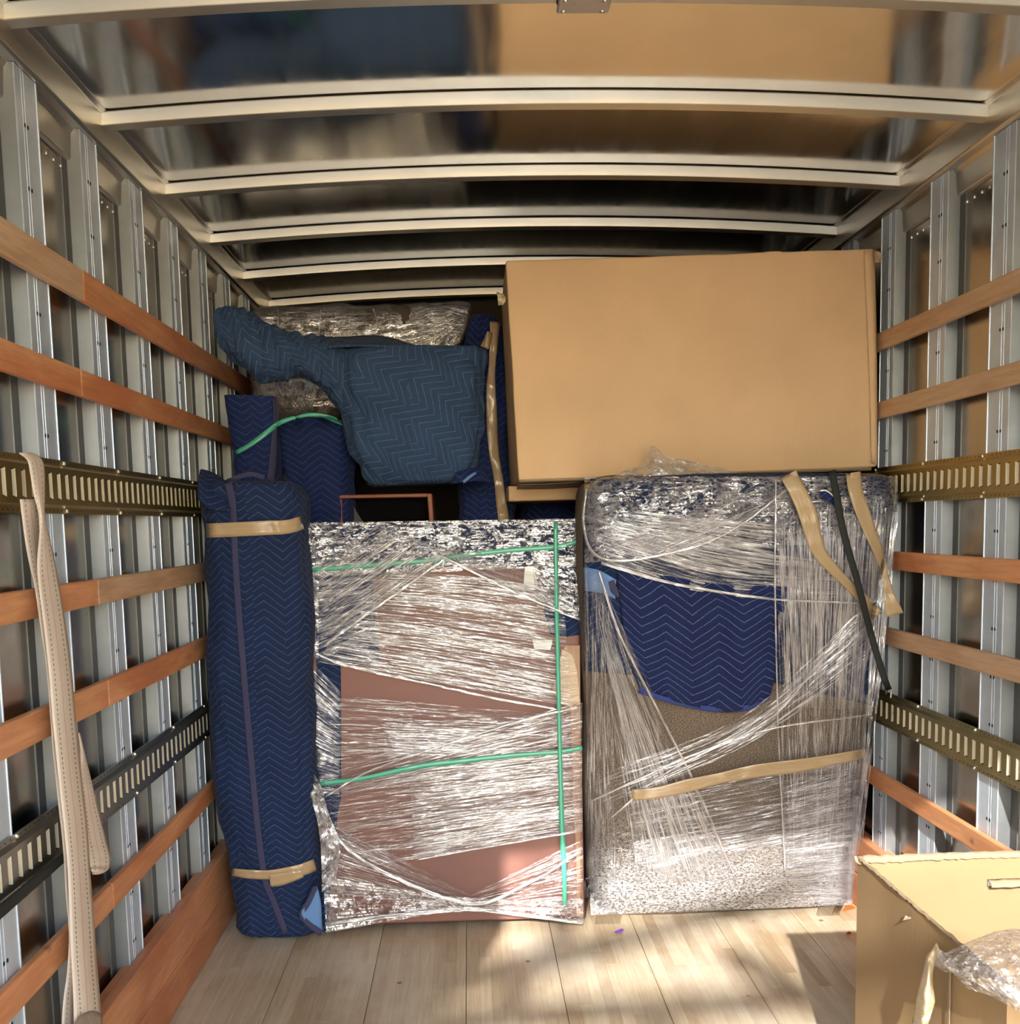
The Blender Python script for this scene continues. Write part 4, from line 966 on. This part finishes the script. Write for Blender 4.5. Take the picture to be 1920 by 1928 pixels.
# torn paper along the rims
def rim(pts, seed, w=.012):
    P = []
    N = 70
    for i in range(N):
        q = catmull([Vector(p) for p in pts], i / (N - 1)); r = nz((i * .35, seed, 0), 1, seed); r2 = nz((i * .9, seed, 3), 1, seed)
        ww = w * (.7 + 1.2 * abs(r))
        P.append([q + Vector((-.003, 0, .004 + .005 * r2)), q + Vector((.002, -.002, .007 + .004 * r)), q + Vector((.007, -.009, -ww * .6 + .003 * r2))])
    return gridmesh('torn_rim', P, M['card_edge'], ob, 'ribbon', .0015)
rim([(bx0 - .002, by1 - .004, bz), (bx0 + .25, by1 - .004, bz + .001), (bx1, by1 - .004, bz)], 1)
rim([(bx0 - .001, by1, bz), (bx0 - .001, by0 + .35, bz), (bx0 - .001, by0, bz)], 2)
patch('torn_corner', [[at(1606, 1612, 2.40), at(1625, 1612, 2.385)], [at(1612, 1626, 2.39), at(1640, 1634, 2.35)]], M['card_edge'], ob, 6, 8, thick=.002, amp=.01, ns=60)
hx0 = bx0 + (bx1 - bx0) * hn / 44; hx1 = bx0 + (bx1 - bx0) * min(40, hn + 11) / 44; hz0 = .001 + (bz - .001) * 32 / 36; hz1 = .001 + (bz - .001) * 33 / 36
P = [[Vector((hx0 + (hx1 - hx0) * i / 16, by1 - .008 - .020 * abs(math.sin(j / 4 * 1.5)) , hz1 - .001 - .012 * (1 - math.cos(j / 4 * 1.5)) + .002 * nz((i, j, 1), .5))) for j in range(5)] for i in range(17)]
gridmesh('hand_hole_flap', P, M['card_edge'], ob, 'ribbon', .003)
for px, py, sc_ in ((1712, 1726, .45),):
    c_ = atx(px, py, bx0 - .004); w_ = .018 * sc_
    mesh('torn_scrap', [c_ + Vector((-.002, -w_, .004)), c_ + Vector((-.008, 0, w_ * .9)), c_ + Vector((-.003, w_, .002)), c_ + Vector((-.012, .002, -w_)), c_ + Vector((.002, -.004, -w_ * .3))], [(0, 1, 4), (1, 2, 4), (2, 3, 4), (3, 0, 4)], M['card_edge'], ob, False)
ty_ = atx(1790, 1900, bx0).y
MB().box(bx0 - .0042, bx0 - .0034, ty_ - .004, ty_ + .004, .01, bz - .02).build('panel_crease', M['card_edge'], ob)
# tape hanging off the rim
yt = 2.03
tl = bx0 - .012
def L(px, py, dx=0): return atx(px, py, bx0 - .008 - dx)
patch('hanging_tape', [[L(1752, 1790), L(1762, 1775, .004), L(1768, 1788)], [L(1744, 1800, .02), L(1752, 1800, .03), L(1762, 1806, .01)], [L(1738, 1828, .03), L(1748, 1832, .045), L(1756, 1842, .02)], [L(1727, 1872, .035), L(1742, 1876, .05), L(1760, 1882, .03)], [L(1719, 1915, .03), L(1738, 1920, .045), L(1754, 1905, .03)], [L(1712, 1950, .03), L(1730, 1950, .04), L(1742, 1944, .03)]], M['masking'], ob, 40, 14, thick=.0012, amp=.022, ns=42)
patch('clear_tape', [[L(1762, 1784), L(1792, 1800)], [L(1756, 1812, .006), L(1808, 1838, .004)], [L(1778, 1830, .008), L(1834, 1836, .003)]], M['film_clump'], ob, 16, 16, amp=.006, ns=30)
# crumpled film over the mouth of the box
Z = lambda px, py, dz=0: atz(px, py, bz + dz)
patch('film_heap', [[Z(1784, 1792, .0), Z(1830, 1770, .02), Z(1880, 1752, .03), Z(1930, 1748, .02), Z(1990, 1750)], [Z(1772, 1806, .01), Z(1830, 1800, .05), Z(1880, 1790, .06), Z(1930, 1790, .05), Z(1990, 1800)], [Z(1800, 1838, .01), Z(1850, 1840, .04), Z(1890, 1850, .05), Z(1930, 1850, .04), Z(1990, 1870)], [Z(1822, 1862, -.02), Z(1866, 1876, .0), Z(1900, 1895, .0), Z(1940, 1915, .01), Z(1990, 1950)]],
      M['film_clump'], ob, 110, 110, amp=.045, ns=34)

# ================================================================ LITTER
def leaf(pts, mat, name, label, cat):
    c = sum((atz(x, y, .004) for x, y in pts), Vector()) / len(pts); n = len(pts)
    vs = [atz(x, y, .004 + .006 * (i % 2)) for i, (x, y) in enumerate(pts)] + [c + Vector((0, 0, .006))]
    o = mesh(name, vs, [(i, (i + 1) % n, n) for i in range(n)], mat, None, False); mod(o, 'SOLIDIFY', thickness=.0012, offset=0)
    return tag(o, label, cat)
leaf([(1585, 1716), (1593, 1706), (1592, 1698), (1598, 1702), (1608, 1696), (1603, 1704), (1611, 1709), (1600, 1711)], M['orange'], 'dry_leaf', 'curled orange leaf on the floor by the sofa foot', 'leaf')
leaf([(1156, 1755), (1170, 1748), (1175, 1750), (1172, 1754), (1160, 1757)], M['purple'], 'paper_scrap', 'tiny purple scrap on the sunlit floor boards', 'scrap')
leaf([(1594, 1755), (1602, 1755), (1602, 1759), (1594, 1759)], M['red'], 'red_scrap', 'tiny red scrap on the floor in the shade of the open carton', 'scrap')

# ================================================================ OUTSIDE, BEHIND THE CAMERA
gr = structure(MB().box(-30, 30, -40, -.6, -1.12, -1.0).build('ground', M['asphalt']))
hz = thing('sky_blocker', 'unseen gabled block added far behind the open end to dim the low sky', 'sky_blocker', (0, -34, -1.0))  # added out of view to darken the low sky through the opening
MB().box(-15, -3, -40, -34, -1.0, 1.8).build('blocker_wall', plain('siding', srgb(190, 180, 166), .85, .2, 3), hz)
MB().prism([(-33.5, 1.8), (-40.5, 1.8), (-37, 3.4)], 'x', -15.4, -2.6).build('blocker_roof', plain('shingles', srgb(120, 110, 104), .9, .2, 8), hz)
for wx in (-12, -6):
    MB().box(wx - .6, wx + .6, -34.0, -33.96, -.2, 1.2).build('window_pane', M['dark'], hz)
for nm, cx, cy_, hh, lb in (('sky_screen', -11, -18, 1.8, 'dark green leafy screen added unseen at the left to dim the low sky'), ('sky_screen', 11, -17, 2.2, 'tall green leafy screen added unseen at the right to dim the low sky')):  # leafy screens added out of view to cut down the low sky
    vs = []; fs = []
    for q in range(420):
        c_ = Vector((cx + random.uniform(-4, 4), cy_ + random.uniform(-1, 1), -1 + random.uniform(0, hh))); a_ = Vector((random.gauss(0, 1), random.gauss(0, 1), random.gauss(0, 1))).normalized(); b_ = a_.orthogonal(); k0 = len(vs)
        vs += [c_ + a_ * .5, c_ + b_ * .35, c_ - a_ * .5, c_ - b_ * .35]; fs.append((k0, k0 + 1, k0 + 2, k0 + 3))
    tag(mesh(nm, vs, fs, plain('screen_leaf', srgb(70, 84, 48), .8), None, False), lb, 'sky_screen')
tr = thing('tree', 'bare tree outside whose branches dapple the floor', 'tree', (-4.2, -6.0, -1.0))
random.seed(11); vs = []; fs = []
def limb(p, dv, r, L_, depth, wob=.18):
    pts = [p]; dcur = dv.normalized()
    for k in range(5):
        dcur = (dcur + Vector((random.uniform(-wob, wob), random.uniform(-wob, wob), random.uniform(-wob, wob)))).normalized(); pts.append(pts[-1] + dcur * L_ / 5)
    b = len(vs); n = 6
    for i, q in enumerate(pts):
        rr = r * (1 - .11 * i); a = dcur.orthogonal().normalized(); c = dcur.cross(a)
        for k in range(n): vs.append(q + (a * math.cos(2 * math.pi * k / n) + c * math.sin(2 * math.pi * k / n)) * rr)
    for i in range(5):
        for k in range(n): fs.append((b + i * n + k, b + i * n + (k + 1) % n, b + (i + 1) * n + (k + 1) % n, b + (i + 1) * n + k))
    if depth:
        for k in range(3):
            limb(pts[random.choice((2, 3, 4))], (dcur + Vector((random.uniform(-.8, .8), random.uniform(-.6, .6), random.uniform(-.4, .6)))), r * .6, L_ * .6, depth - 1)
limb(Vector((-4.2, -6.0, -1.0)), Vector((.1, 0, 1)), .2, 5.4, 0, .03)
limb(Vector((-3.9, -6.0, 4.00)), Vector((1.0, .0, .32)), .10, 3.7, 0, .02)
limb(Vector((-3.9, -6.0, 4.55)), Vector((1.0, .0, .035)), .085, 3.6, 0, .02)
limb(Vector((-1.45, -6.0, 4.66)), Vector((.35, .0, 1)), .05, .7, 1, .1)
limb(Vector((-1.00, -6.0, 4.60)), Vector((.6, .0, -1)), .055, 1.1, 1, .1)
limb(Vector((-.75, -6.0, 4.85)), Vector((1, .0, -.75)), .05, 1.2, 1, .1)
limb(Vector((-1.7, -6.0, 4.7)), Vector((.5, .0, -1)), .05, .9, 0, .1)
for z_, dv in ((4.0, (-.8, .3, .8)), (3.2, (-.5, -.7, .6)), (4.3, (-.2, 0, 1))):
    limb(Vector((-3.9, -6.0, z_)), Vector(dv), .075, 3.2, 2, .12)
mesh('branches', vs, fs, M['bark'], tr)
